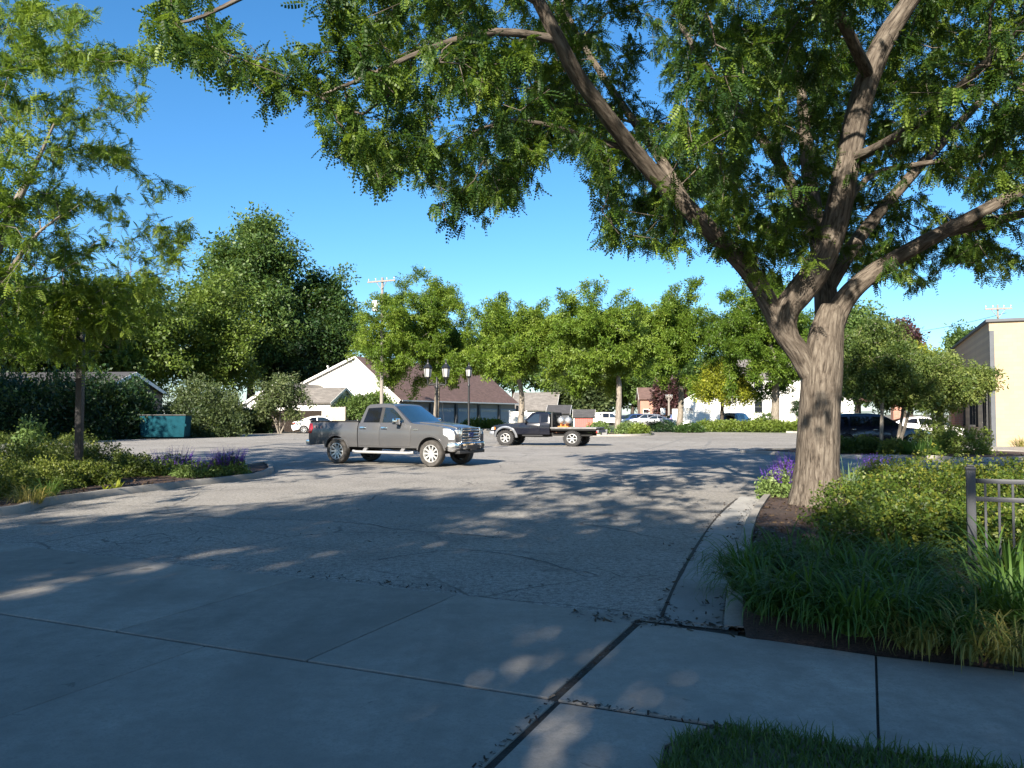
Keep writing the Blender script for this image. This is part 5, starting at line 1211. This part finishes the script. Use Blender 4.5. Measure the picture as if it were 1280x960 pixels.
# ---- grey crew cab pickup
def pickup(loc, rz):
    t = thing('pickup_truck', 'dusty grey crew cab pickup with chrome wheels and running boards crossing the lot', 'pickup truck', loc, rz)
    def bw(x, z):
        w = lerp_tab(x, [-2.95, -2.8, -1, 1.2, 2.2, 2.6, 2.86], [.96, .985, .99, .99, .975, .93, .82])
        return w*lerp_tab(z, [.4, .55, .85, 1.08, 1.2, 1.32, 1.42], [.93, .965, 1.0, .995, .98, .94, .90])
    fw, rw, ar = 1.98, -1.69, .475
    zs = (.62, .72, .80, .86, 1.0, 1.08, 1.16, 1.24); xs = (-2.5, -2.1, -1.2, .2, .8, 1.3, 1.7, 2.1, 2.45, 2.6, 2.72)
    body = [(-.79, .56), (-.79, 1.32), (1.20, 1.34), (1.35, 1.315), (1.9, 1.27), (2.35, 1.215), (2.62, 1.16), (2.76, 1.09), (2.80, .98), (2.80, .74), (2.60, .66), (2.5, .6)] + arc(fw, .44, ar, 12, 180, 16) + [(fw-ar-.0, .56)]
    bmb(psolid(body, bw, zs, xs, (-.8, -.6, -.3, 0, .3, .6, .8), .035), 'body', VM['grey'], t, .018, 40)
    # bed
    m = MB()
    side = [(-2.86, .60), (-2.86, 1.37), (-.83, 1.37), (-.83, .56), (rw+ar+.05, .56)] + arc(rw, .44, ar, 12, 168, 16) + [(rw-ar-.06, .62)]
    bed_ = MB(); bed_.bm.free(); bed_.bm = bmesh.new()
    tmp = []
    for s in (-1, 1):
        b = skin(side, s, bw, 0, .10, zs, xs); me = bpy.data.meshes.new('tmp'); b.to_mesh(me); b.free(); bed_.bm.from_mesh(me); bpy.data.meshes.remove(me)
    bed_.box((-.88, 0, 1.08), (.08, 1.78, .56)); bed_.box((-1.85, 0, .80), (2.0, 1.78, .05)); bed_.box((-2.84, 0, 1.0), (.07, 1.80, .72))
    bed_.bevel(.012, 40); bd = bed_.build('cargo_bed', VM['grey'], t, smooth=35)
    m = MB(); m.box((-2.885, 0, 1.0), (.03, 1.56, .68), bev=.012); m.box((-2.905, 0, 1.3), (.03, 1.5, .05), bev=.01); m.build('tailgate', VM['grey'], t, smooth=30)
    m = MB()
    for s in (-1, 1): m.box((-1.84, s*.90, 1.38), (2.02, .10, .025), bev=.008)
    m.build('bed_rail_cap', VM['plastic'], t, smooth=30)
    # decal letters
    for s in (-1,):
        fc = bpy.data.curves.new('decal', 'FONT'); fc.body = '4X4'; fc.size = .17; fc.extrude = .001; fc.space_character = 1.25
        tmpo = bpy.data.objects.new('tmp', fc); COL.objects.link(tmpo); dg = bpy.context.evaluated_depsgraph_get(); me = bpy.data.meshes.new_from_object(tmpo.evaluated_get(dg)); bpy.data.objects.remove(tmpo)
        o = link('decal', me, VM['red'] if False else M('decal_vinyl', (.36, .22, .22), .5, 0, .2, 20), bd); o.location = (-2.62, -.992, 1.13); o.rotation_euler = (R(90), 0, 0)
    # underbody, frame
    m = MB(); m.box((.1, 0, .62), (5.2, 1.2, .26)); m.box((.45, 0, .60), (2.3, 1.72, .16)); m.tube([(fw, -.7, .42), (fw, .7, .42)], .06); m.tube([(rw, -.7, .42), (rw, .7, .42)], .07); m.box((-2.3, .2, .5), (.9, .5, .2)); m.build('underbody', VM['under'], t)
    for wx in (fw, rw):
        m = MB(); m.box((wx, 0, .84), (.98, 1.62, .28)); m.build('wheel_well', VM['under'], t)
    # cab
    def gw(x, z): return lerp_tab(z, [1.28, 1.34, 1.84, 1.95], [.945, .925, .755, .70])
    cab = [(-.76, 1.28), (-.70, 1.55), (-.60, 1.85), (-.50, 1.915), (-.1, 1.94), (.28, 1.925), (.46, 1.885), (.95, 1.52), (1.24, 1.30)]
    bmb(psolid(cab, gw, (1.34, 1.55, 1.75, 1.84, 1.9), (-.3, .1, .5), (-.7, -.35, 0, .35, .7), .02), 'cab', VM['grey'], t, .02, 35)
    for s in (-1, 1):
        rd = [(-.62, 1.345), (-.52, 1.80), (.02, 1.825), (.02, 1.345)]; fd_ = [(.14, 1.345), (.14, 1.825), (.44, 1.80), (.62, 1.68), (.96, 1.40), (.96, 1.345)]
        for nm, q, mt in (('rear_side_window', rd, 'tint'), ('front_side_window', fd_, 'glass')):
            bmb(skin(q, s, gw, .006, .02, (1.5, 1.65), ()), nm, VM[mt], t, 0)
        bmb(skin([(.03, 1.345), (.03, 1.83), (.13, 1.83), (.13, 1.345)], s, gw, .005, .02, (1.5, 1.65)), 'door_pillar', VM['plastic'], t, 0)
        # doors: panels proud of the body with gaps between
        r_ = [(-.755, .60), (-.755, 1.325), (.055, 1.335), (.055, .60)]; f_ = [(.075, .60), (.075, 1.335), (1.14, 1.335), (1.25, 1.28), (1.27, .95), (1.22, .60)]
        for nm, q, hx in (('rear_door', r_, -.60), ('front_door', f_, .24)):
            dm = bmb(skin(q, s, bw, .012, .03, zs, (.2, .8)), nm, VM['grey'], t, .007, 50)
            m = MB(); m.box((hx, s*(bw(hx, 1.16)+.035), 1.165), (.20, .03, .035), bev=.01); m.box((hx+.01, s*(bw(hx, 1.16)+.012), 1.165), (.24, .012, .085), bev=.004); m.build('handle', VM['chrome'], dm, smooth=30)
        m = MB(); m.box((.82, s*1.02, 1.30), (.08, .16, .05)); mr = m.build('mirror', VM['plastic'], t)
        m = MB(); m.box((.84, s*1.16, 1.385), (.15, .23, .20), bev=.035); m.build('mirror_cap', VM['chrome'], mr, smooth=40)
        m = MB(); m.box((.86, s*1.17, 1.32), (.10, .17, .05), bev=.012); m.build('turn_lamp', VM['amber'], mr, smooth=40)
        # lights
        hl = [(2.44, .98), (2.42, 1.165), (2.58, 1.165), (2.74, 1.10), (2.775, .99), (2.775, .84), (2.62, .84), (2.58, .92)]
        bmb(skin(hl, s, bw, .012, .16, (1.0,), (2.6, 2.7)), 'headlight', VM['lamp'], t, .01, 40)
        m = MB(); m.box((2.73, s*.64, .99), (.13, .24, .28), bev=.03); m.build('headlight', VM['lamp'], t, smooth=40)
        tl_ = [(-2.875, .98), (-2.875, 1.30), (-2.74, 1.30), (-2.68, 1.14), (-2.74, .98)]
        bmb(skin(tl_, s, bw, .012, .12, (1.1,), ()), 'tail_light', VM['red'], t, .008, 40)
        # running boards
        m = MB(); m.tube([(-.95, s*1.02, .43), (-.80, s*1.05, .41), (1.25, s*1.05, .41), (1.4, s*1.02, .43)], .045, 10); m.build('running_board', VM['alloy'], t, smooth=40)
        m = MB()
        for x in (-.5, .95): m.bar((x, s*1.03, .42), (x-.02, s*.78, .62), .13, .05)
        m.build('step_bracket', VM['greyplastic'], t)
        # fender lip
        for wx in (fw, rw):
            q = arc(wx, .44, ar+.045, 8, 172, 18)+arc(wx, .44, ar-.004, 172, 8, 18)
            bmb(skin(q, s, bw, .014, .03), 'fender_lip', VM['grey'], t, 0, smooth=40)
            wheel(t, wx, s*.845, .405, .27, .265, s, 'alloy', 'dustyrub', 10)
        m = MB(); m.box((1.42, s*(bw(1.42, 1.12)+.004), 1.135), (.20, .012, .05), bev=.004); m.build('fender_badge', VM['chrome'], t)
    # windshield and rear glass
    def pane(q, name, mat, off):
        a, b, c, d = [Vector(v) for v in q]; nn = (b-a).cross(d-a).normalized(); nn = nn if nn.dot(off) > 0 else -nn
        m = MB(); vs_ = []; N = 6
        for j in range(N+1):
            row = []
            for i in range(N+1):
                p = a.lerp(b, i/N).lerp(d.lerp(c, i/N), j/N)+nn*(.006+.035*(1-(2*i/N-1)**2)*.9)
                row.append(m.bm.verts.new(p))
            vs_.append(row)
        for j in range(N):
            for i in range(N): m.bm.faces.new((vs_[j][i], vs_[j][i+1], vs_[j+1][i+1], vs_[j+1][i]))
        return m.build(name, VM[mat], t, smooth=60)
    pane([(1.20, -.83, 1.335), (1.20, .83, 1.335), (.52, .70, 1.845), (.52, -.70, 1.845)], 'windshield', 'shield', Vector((1, 0, 1)))
    pane([(-.745, -.78, 1.40), (-.745, .78, 1.40), (-.63, .68, 1.80), (-.63, -.68, 1.80)], 'rear_window', 'tint', Vector((-1, 0, .2)))
    m = MB(); m.box((1.16, -.3, 1.355), (.03, .6, .02)); m.box((1.16, .35, 1.355), (.03, .6, .02)); m.build('wiper', VM['plastic'], t)
    # hood bulge
    hb = [(1.25, 1.32), (1.35, 1.365), (1.9, 1.325), (2.4, 1.265), (2.66, 1.19), (2.6, 1.12), (1.3, 1.25)]
    bmb(psolid(hb, lambda x, z: lerp_tab(x, [1.2, 2.7], [.60, .50]), (), (1.6, 2.0, 2.3), (-.8, 0, .8), .012), 'hood', VM['grey'], t, .02, 30)
    # grille with bars and oval emblem
    m = MB(); m.box((2.785, 0, .975), (.09, 1.06, .40), bev=.02); g = m.build('grille', VM['plastic'], t, smooth=30)
    m = MB()
    for z in (.835, .925, 1.015, 1.105): m.box((2.825, 0, z), (.05, 1.0, .048), bev=.012)
    for s in (-1, 1): m.box((2.80, s*.54, .975), (.10, .06, .42), bev=.015)
    m.box((2.79, 0, 1.175), (.10, 1.12, .035), bev=.01); m.box((2.80, 0, .77), (.10, 1.1, .035), bev=.01); m.build('grille_bar', VM['chrome'], g, smooth=35)
    Mo = Matrix.Translation((2.862, 0, .975)) @ Matrix.Rotation(R(90), 4, 'Y') @ Matrix.Diagonal((.48, 1, 1, 1))
    m = MB(); m.lathe([(0, 0), (.165, 0), (.175, -.02), (0, -.02)], 28, Mo); em = m.build('emblem', VM['chrome'], g, smooth=40)
    m = MB(); m.lathe([(0, .006), (.148, .006), (.15, 0), (0, 0)], 28, Mo); m.build('emblem_field', VM['badge'], em, smooth=40)
    fc = bpy.data.curves.new('script', 'FONT'); fc.body = 'Ford'; fc.size = .125; fc.extrude = .002; fc.shear = .25; fc.align_x = 'CENTER'; fc.align_y = 'CENTER'
    tmpo = bpy.data.objects.new('tmp', fc); COL.objects.link(tmpo); dg = bpy.context.evaluated_depsgraph_get(); me = bpy.data.meshes.new_from_object(tmpo.evaluated_get(dg)); bpy.data.objects.remove(tmpo)
    o = link('emblem_script', me, VM['chrome'], em); o.location = (2.871, 0, .975); o.rotation_euler = (R(90), 0, R(90))
    # bumpers
    fb = [(2.60, .50), (2.60, .74), (2.86, .75), (2.93, .72), (2.93, .56), (2.84, .47)]
    bmb(psolid(fb, lambda x, z: lerp_tab(x, [2.6, 2.8, 2.95], [.975, .95, .86]), (), (2.75,), (-.9, -.5, 0, .5, .9), 0, lambda x, y, z: -.10*y*y*(1 if x > 2.7 else 0)), 'front_bumper', VM['chrome'], t, .02, 35)
    m = MB(); m.box((2.915, 0, .60), (.05, .78, .13), bev=.015); m.box((2.80, 0, .455), (.2, 1.5, .1), bev=.02); m.build('bumper_intake', VM['plastic'], t, smooth=30)
    for s in (-1, 1):
        Mf = Matrix.Translation((2.885, s*.63, .62)) @ Matrix.Rotation(R(90), 4, 'Y'); m = MB(); m.lathe([(0, .02), (.055, .022), (.07, .03), (.085, .02), (.085, -.05), (0, -.05)], 18, Mf); m.build('fog_light', VM['plastic'], t, smooth=40)
    m = MB(); m.box((2.955, .0, .66), (.02, .40, .0)) if False else m.box((2.94, .0, .52), (.02, .34, .06), bev=.004); m.build('tow_plate', VM['plastic'], t)
    rb_ = [(-2.90, .58), (-2.90, .76), (-3.06, .76), (-3.09, .70), (-3.06, .60)]
    bmb(psolid(rb_, lambda x, z: .93, (), (), (-.8, 0, .8), 0, lambda x, y, z: .06*y*y), 'rear_bumper', VM['chrome'], t, .015, 35)
    m = MB(); m.tube([(1.32, .80, 1.32), (1.25, .80, 2.0)], .004, 5); m.build('antenna', VM['plastic'], t)
    # seats seen through nothing are left out
    return t
pc_ = G(474, 581.3); pickup((pc_.x+.42, pc_.y+.8, .0), R(-28))

# ---- general car
def car(name, label, cat, loc, rz, L, Wd, body, house, windows, wheels_, wr, pm, rim='alloy', lights=None, group=None, roof_rack=False, detail=True, spokes=7, ww=.22, shield=None, back=None, bumper='body'):
    t = thing(name, label, cat, loc, rz, group); hw = Wd/2
    x0 = min(p[0] for p in body); x1 = max(p[0] for p in body); zb = max(p[1] for p in body)
    def bw(x, z):
        w = lerp_tab(x, [x0, x0+.35, x0+.9, x1-1.1, x1-.45, x1], [.80, .93, 1, 1, .92, .72]); return hw*w*lerp_tab(z, [.2, .35, .55, .72, zb-.1, zb+.05], [.93, .965, 1, .995, .955, .90])
    def gw(x, z):
        zr = max(p[1] for p in house); return hw*lerp_tab(z, [zb-.15, zb, zr-.1, zr], [.925, .895, .70, .62])*lerp_tab(x, [x0, x0+.6, x1-1.6, x1-.6], [.85, 1, 1, .95])
    pts = list(body)
    bmb(psolid(pts, bw, (.38, .5, .62, .75, zb-.12), tuple(np.linspace(x0+.15, x1-.15, 14)), (-.8, -.5, 0, .5, .8), .03), 'body', VM[pm], t, .02, 40)
    zr = max(p[1] for p in house)
    bmb(psolid(house, gw, (zb+.15, zb+.3, zr-.1, zr-.03), tuple(np.linspace(min(p[0] for p in house)+.1, max(p[0] for p in house)-.1, 8)), (-.75, -.4, 0, .4, .75), .02), 'cabin', VM[pm], t, .02, 35)
    for s in (-1, 1):
        for i, q in enumerate(windows): bmb(skin(q, s, gw, .006, .02, tuple(np.linspace(min(p[1] for p in q), max(p[1] for p in q), 4)[1:-1]), ()), 'side_window', VM['glass' if i == 0 else 'tint'], t, 0)
        for wx in wheels_: wheel(t, wx, s*(hw-.11), wr, ww, wr*.66, s, rim, 'rubber', spokes)
        if lights:
            for nm, q, mt in lights: bmb(skin(q, s, bw, .01, .12, (), ()), nm, VM[mt], t, .006, 40)
        if detail:
            mx_ = windows[0]; fx_ = max(p[0] for p in mx_)-.08; m = MB(); m.box((fx_, s*(hw*.99), zb+.06), (.13, .20, .14), bev=.03); m.build('mirror', VM[pm], t, smooth=40)
            for q in windows[:2]:
                hx = min(p[0] for p in q)+.12; m = MB(); m.box((hx, s*(bw(hx, zb-.12)+.015), zb-.14), (.18, .03, .03), bev=.008); m.build('handle', VM['chrome' if pm != 'whitec' else pm], t, smooth=40)
    m = MB(); m.box(((x0+x1)/2, 0, .36), (L*.86, Wd*.74, .22)); m.build('underbody', VM['under'], t)
    for wx in wheels_: m = MB(); m.box((wx, 0, wr+.1), (wr*2.2, Wd*.78, wr*1.2)); m.build('wheel_well', VM['under'], t)
    def pane(q, nm, mt):
        zA, zB = q[0][1], q[1][1]; A, B = q[0], q[1]; m = MB(); N = 5; rows = []
        d = Vector((B[0]-A[0], 0, B[1]-A[1])); nn = Vector((d.z, 0, -d.x)).normalized(); nn = nn if nn.z > 0 else -nn
        if abs(nn.z) < .05: nn = Vector((1 if A[0] > 0 else -1, 0, 0))
        for j in range(N+1):
            x = A[0]+(B[0]-A[0])*j/N; z = A[1]+(B[1]-A[1])*j/N; w = gw(x, z)-.07
            rows.append([m.bm.verts.new(Vector((x, w*(2*i/N-1), z))+nn*(.012+.03*(1-(2*i/N-1)**2))) for i in range(N+1)])
        for j in range(N):
            for i in range(N): m.bm.faces.new((rows[j][i], rows[j][i+1], rows[j+1][i+1], rows[j+1][i]))
        m.build(nm, VM[mt], t, smooth=60)
    if shield: pane(shield, 'windshield', 'shield')
    if back: pane(back, 'rear_window', 'tint')
    if roof_rack:
        for s in (-1, 1): m = MB(); m.tube([(-1.5, s*.58, zr-.02), (-1.4, s*.58, zr+.06), (.2, s*.58, zr+.07), (.35, s*.58, zr)], .018, 6); m.build('roof_rail', VM['alloy' if pm != 'navy2' else 'plastic'], t, smooth=50)
    return t
def arch_body(pts_top, zl, wheels_, r, x0, x1):
    lo = [(x1, zl)]
    for wx in sorted(wheels_, reverse=True): lo += arc(wx, r-.02, r+.055, 8, 172, 12)
    return pts_top + lo + [(x0, zl)]
def sedan(label, loc, rz, pm, group=None, **kw):
    body = arch_body([(-2.40, .42), (-2.44, .62), (-2.38, .92), (-2.15, 1.0), (-1.2, .99), (0, .96), (1.1, .93), (1.7, .86), (2.2, .74), (2.42, .60), (2.42, .40)], .24, (1.38, -1.42), .33, -2.3, 2.2)
    house = [(-1.95, .97), (-1.35, 1.26), (-.85, 1.42), (-.2, 1.47), (.25, 1.43), (.65, 1.25), (1.2, .93)]
    wn = [[(-.30, 1.0), (-.30, 1.37), (.2, 1.36), (.55, 1.22), (.92, 1.0)], [(-1.08, 1.10), (-.92, 1.25), (-.72, 1.34), (-.38, 1.36), (-.38, 1.06)]]
    return car('parked_car', label, 'car', loc, rz, 4.85, 1.84, body, house, wn, (1.38, -1.42), .33, pm, lights=[('tail_light', [(-2.42, .72), (-2.38, .90), (-2.1, .92), (-2.15, .78)], 'red'), ('headlight', [(2.0, .66), (2.0, .77), (2.35, .64), (2.38, .56)], 'lamp')], shield=((1.12, .98), (.35, 1.40)), back=((-1.72, 1.10), (-1.05, 1.37)), group=group, **kw)
def suv(label, loc, rz, pm, name='parked_car', cat='car', rack=True, zr=1.70, group=None, van=False, **kw):
    body = arch_body([(-2.30, .42), (-2.34, .62), (-2.30, 1.05), (-2.2, 1.08), (0, 1.06), (.95, 1.05), (1.7, .98), (2.15, .88), (2.34, .72), (2.36, .42)], .30, (1.42, -1.38), .365, -2.25, 2.25)
    if van: house = [(-2.28, 1.02), (-2.16, 1.6), (-2.0, zr-.03), (-1.0, zr+.02), (.1, zr), (.55, zr-.1), (1.0, 1.36), (1.55, 1.0)]
    else: house = [(-2.26, 1.02), (-2.02, 1.5), (-1.85, zr-.08), (-1.2, zr-.01), (-.2, zr), (.2, zr-.05), (.5, zr-.2), (1.15, 1.02)]
    wn = [[(-.25, 1.1), (-.25, zr-.13), (.2, zr-.14), (.45, zr-.26), (.92, 1.1)], [(-1.15, 1.1), (-1.15, zr-.13), (-.33, zr-.13), (-.33, 1.1)], [(-2.0, 1.12), (-1.8, zr-.17), (-1.25, zr-.14), (-1.25, 1.1)]]
    if van: wn[0] = [(-.05, 1.1), (-.05, zr-.14), (.45, zr-.2), (.75, 1.45), (1.12, 1.1)]; wn[1] = [(-1.05, 1.1), (-1.05, zr-.13), (-.12, zr-.13), (-.12, 1.1)]
    return car(name, label, cat, loc, rz, 4.7, 1.88, body, house, wn, (1.42, -1.38), .365, pm, lights=[('tail_light', [(-2.31, .85), (-2.29, 1.05), (-2.05, 1.04), (-2.1, .9)], 'red'), ('headlight', [(1.85, .80), (1.85, .93), (2.25, .80), (2.3, .72)], 'lamp')], shield=((1.08, 1.08), (.52, zr-.22)) if not van else ((1.42, 1.08), (.62, zr-.16)), back=((-2.27, 1.12), (-2.06, zr-.25)) if not van else ((-2.27, 1.12), (-2.12, zr-.2)), roof_rack=rack, group=group, **kw)
p = G(391, 541); sedan('white sedan parked by the board fence, half hidden by the pickup bed', (p.x+1.0, p.y-1.2, 0), R(14), 'whitec')
p = G(1096, 566); suv('dark navy station wagon parked behind the small trees of the right island', (p.x+.95, 34.6+1.4, 0), R(-6), 'navy2', zr=1.64)
p = P(927, 517, 79); suv('grey blue minivan with its tailgate toward the lot, before the white house', (p.x, 80.5, 0), R(52), 'bluevan', 'minivan', 'minivan', False, 1.75, van=True)
far = [(762, 521, 118, -4, 'whitec', 'van', 'white van at the left end of the far parked row'), (790, 521, 112, -160, 'bluec', 'suv', 'blue car left in the far parked pair by the purple tree'), (806, 521, 110, 178, 'silver', 'suv', 'silver car between the blue and the grey far parked cars'), (818, 521, 109, 175, 'silver', 'sedan', 'grey sedan nearest the purple tree in the far parked row'), (854, 520, 112, 10, 'bluec', 'suv', 'blue vehicle half hidden by the white garage'), (778, 521, 124, 180, 'bluevan', 'sedan', 'dark grey sedan behind the blue far parked car')]
for x, y, d, rz, pm, kind, lb in far:
    q = ((x-640)/1000*d, d, 0)
    if kind == 'sedan': sedan(lb, q, R(rz), pm, 'cars parked along the far road', detail=False)
    else: suv(lb, q, R(rz), pm, zr=1.9 if kind == 'van' else 1.68, van=(kind == 'van'), group='cars parked along the far road', detail=False, rack=False)
p = P(1147, 523, 50); sedan('white car seen under the canopy behind the navy station wagon', ((1150-640)/1000*48, 48, 0), R(-10), 'whitec', detail=False)
# ---- black flatbed truck
def flatbed(loc, rz):
    t = thing('flatbed_truck', 'black extended cab truck with grey wheel arches and a bare flat deck', 'truck', loc, rz)
    fw, rw = 1.75, -1.50; wr = .41; ar = .50
    def bw(x, z): return .88*lerp_tab(x, [-1, 1.6, 2.2, 2.6], [1, .99, .95, .84])*lerp_tab(z, [.5, .7, .95, 1.15, 1.3], [.94, .98, 1, .98, .92])
    def gw(x, z): return lerp_tab(z, [1.15, 1.22, 1.72, 1.82], [.83, .81, .68, .62])
    body = [(-.42, .62), (-.42, 1.22), (.95, 1.24), (1.15, 1.215), (1.9, 1.15), (2.35, 1.08), (2.48, 1.0), (2.5, .78), (2.45, .66)] + arc(fw, .46, ar, 18, 170, 14) + [(fw-ar, .62)]
    bmb(psolid(body, bw, (.75, .9, 1.05, 1.15), (0, .5, 1, 1.4, 1.8, 2.1, 2.3), (-.8, -.4, 0, .4, .8), .03), 'body', VM['navy'], t, .02, 40)
    cab = [(-.41, 1.18), (-.36, 1.72), (-.26, 1.80), (.2, 1.82), (.42, 1.78), (.95, 1.20)]
    bmb(psolid(cab, gw, (1.3, 1.5, 1.7), (0,), (-.7, 0, .7), .02), 'cab', VM['navy'], t, .02, 35)
    for s in (-1, 1):
        bmb(skin([(.12, 1.25), (.12, 1.70), (.36, 1.69), (.70, 1.35), (.76, 1.25)], s, gw, .006, .02, (1.4, 1.55)), 'front_side_window', VM['glass'], t)
        bmb(skin([(-.34, 1.25), (-.31, 1.69), (.03, 1.70), (.03, 1.25)], s, gw, .006, .02, (1.4, 1.55)), 'rear_side_window', VM['tint'], t)
        d = bmb(skin([(.06, .66), (.06, 1.215), (.95, 1.22), (1.06, 1.12), (1.06, .66)], s, bw, .01, .03, (.8, .95, 1.1)), 'door', VM['navy'], t, .006, 50)
        m = MB(); m.box((.22, s*(bw(.2, 1.1)+.03), 1.10), (.16, .03, .035), bev=.008); m.build('handle', VM['chrome'], d)
        m = MB(); m.box((.74, s*.98, 1.30), (.10, .20, .16), bev=.03); m.build('mirror', VM['plastic'], t, smooth=40)
        q = arc(fw, .46, ar+.10, -2, 182, 20)+arc(fw, .46, ar-.01, 182, -2, 20)
        bmb(skin(q, s, bw, .07, .06), 'fender_flare', VM['silver'], t, .012, 40)
        bmb(skin([(2.36, .84), (2.36, 1.0), (2.47, .97), (2.5, .84)], s, bw, .012, .2), 'headlight', VM['lamp'], t)
        bmb(skin([(2.28, .86), (2.28, 1.0), (2.35, 1.0), (2.35, .86)], s, bw, .012, .05), 'turn_lamp', VM['amber'], t)
        for wx in (fw, rw): wheel(t, wx, s*.80, wr, .28, .24, s, 'alloy' if True else 'steel', 'rubber', 6, 'mud')
        m = MB(); m.tube([(-.1, s*.90, .56), (.9, s*.90, .56)], .03, 8); m.build('step_bar', VM['plastic'], t, smooth=40)
    m = MB(); q = [(.92, -.70, 1.235), (.92, .70, 1.235), (.47, .62, 1.755), (.47, -.62, 1.755)]; m.poly([Vector(a)+Vector((.02, 0, .02)) for a in q]); m.build('windshield', VM['shield'], t)
    m = MB(); m.box((2.50, 0, .88), (.07, 1.1, .26), bev=.02); m.build('grille', VM['plastic'], t, smooth=30)
    fb = [(2.42, .56), (2.42, .76), (2.60, .76), (2.66, .70), (2.62, .58)]
    bmb(psolid(fb, lambda x, z: .86, (), (), (-.8, 0, .8), 0, lambda x, y, z: -.08*y*y), 'front_bumper', VM['silver'], t, .015, 35)
    # chassis, deck, headache rack
    m = MB()
    for s in (-1, 1): m.box((.0, s*.42, .62), (4.7, .09, .16))
    m.tube([(fw, -.7, .41), (fw, .7, .41)], .06); m.tube([(rw, -.7, .41), (rw, .7, .41)], .08); m.box((.6, 0, .62), (1.6, .9, .3)); m.box((-.75, -.55, .64), (.5, .28, .26)); m.build('chassis', VM['under'], t)
    m = MB(); m.box((-1.55, 0, .965), (2.18, 1.82, .075), bev=.012); m.build('deck', VM['deck'], t, smooth=30)
    m = MB()
    for s in (-1, 1): m.box((-1.55, s*.86, .89), (2.12, .06, .09)); m.box((-1.6, s*.42, .82), (2.1, .09, .18))
    for x in (-.7, -1.2, -1.9, -2.5): m.box((x, 0, .88), (.07, 1.66, .08))
    m.build('deck_frame', VM['under'], t)
    m = MB()
    for s in (-1, 1): m.box((-.52, s*.80, 1.36), (.07, .07, .80))
    for z in (1.0, 1.76): m.box((-.52, 0, z), (.065, 1.60, .065))
    for k in range(9): m.box((-.52, -.66+k*.165, 1.38), (.03, .03, .74))
    m.build('cab_guard', VM['plastic'], t)
    m = MB(); m.box((-2.66, 0, .80), (.12, 1.5, .14)); m.box((-2.80, 0, .66), (.30, .12, .12)); m.tube([(-2.92, 0, .70), (-2.92, 0, .80)], .035); m.lathe([(0, .78), (.05, .8), (.06, .84), (.04, .89), (0, .9)], 12, Matrix.Translation((-2.92, 0, 0))); m.build('tow_hitch', VM['greyplastic'], t)
    for s in (-1, 1):
        m = MB(); m.box((-2.64, s*.72, .76), (.05, .18, .10), bev=.01); m.build('tail_light', VM['red'], t)
    m = MB(); m.box((-.55, -.45, .66), (.55, .36, .3), bev=.03); m.build('tool_box', VM['rust'], t)
    t.scale = (1.09, 1, .95); return t
pf = G(668, 557.5); FT = flatbed((pf.x+.62, pf.y+.7, 0), R(180-20))
mw = Matrix.Translation(FT.location) @ Matrix.Rotation(R(160), 4, 'Z')
q = mw @ Vector((-1.1, .35, .955)); t = thing('tank_pair', 'pair of silver round tanks on an orange stand on the truck deck', 'tank', q, R(156))
m = MB(); m.box((0, 0, .03), (.55, .5, .05)); m.box((-.12, 0, .1), (.06, .46, .12)); m.box((.12, 0, .1), (.06, .46, .12)); m.build('stand', VM['orange'], t)
for s in (-1, 1):
    m = MB(); m.lathe([(0, 0), (.08, .012), (.16, .07), (.19, .17), (.17, .27), (.09, .34), (.03, .36), (.03, .4), (0, .4)], 20); m.build('tank', VM['galv'] if 'galv' in VM else MT['galv'], t, smooth=50, loc=(s*.2, 0, .16))
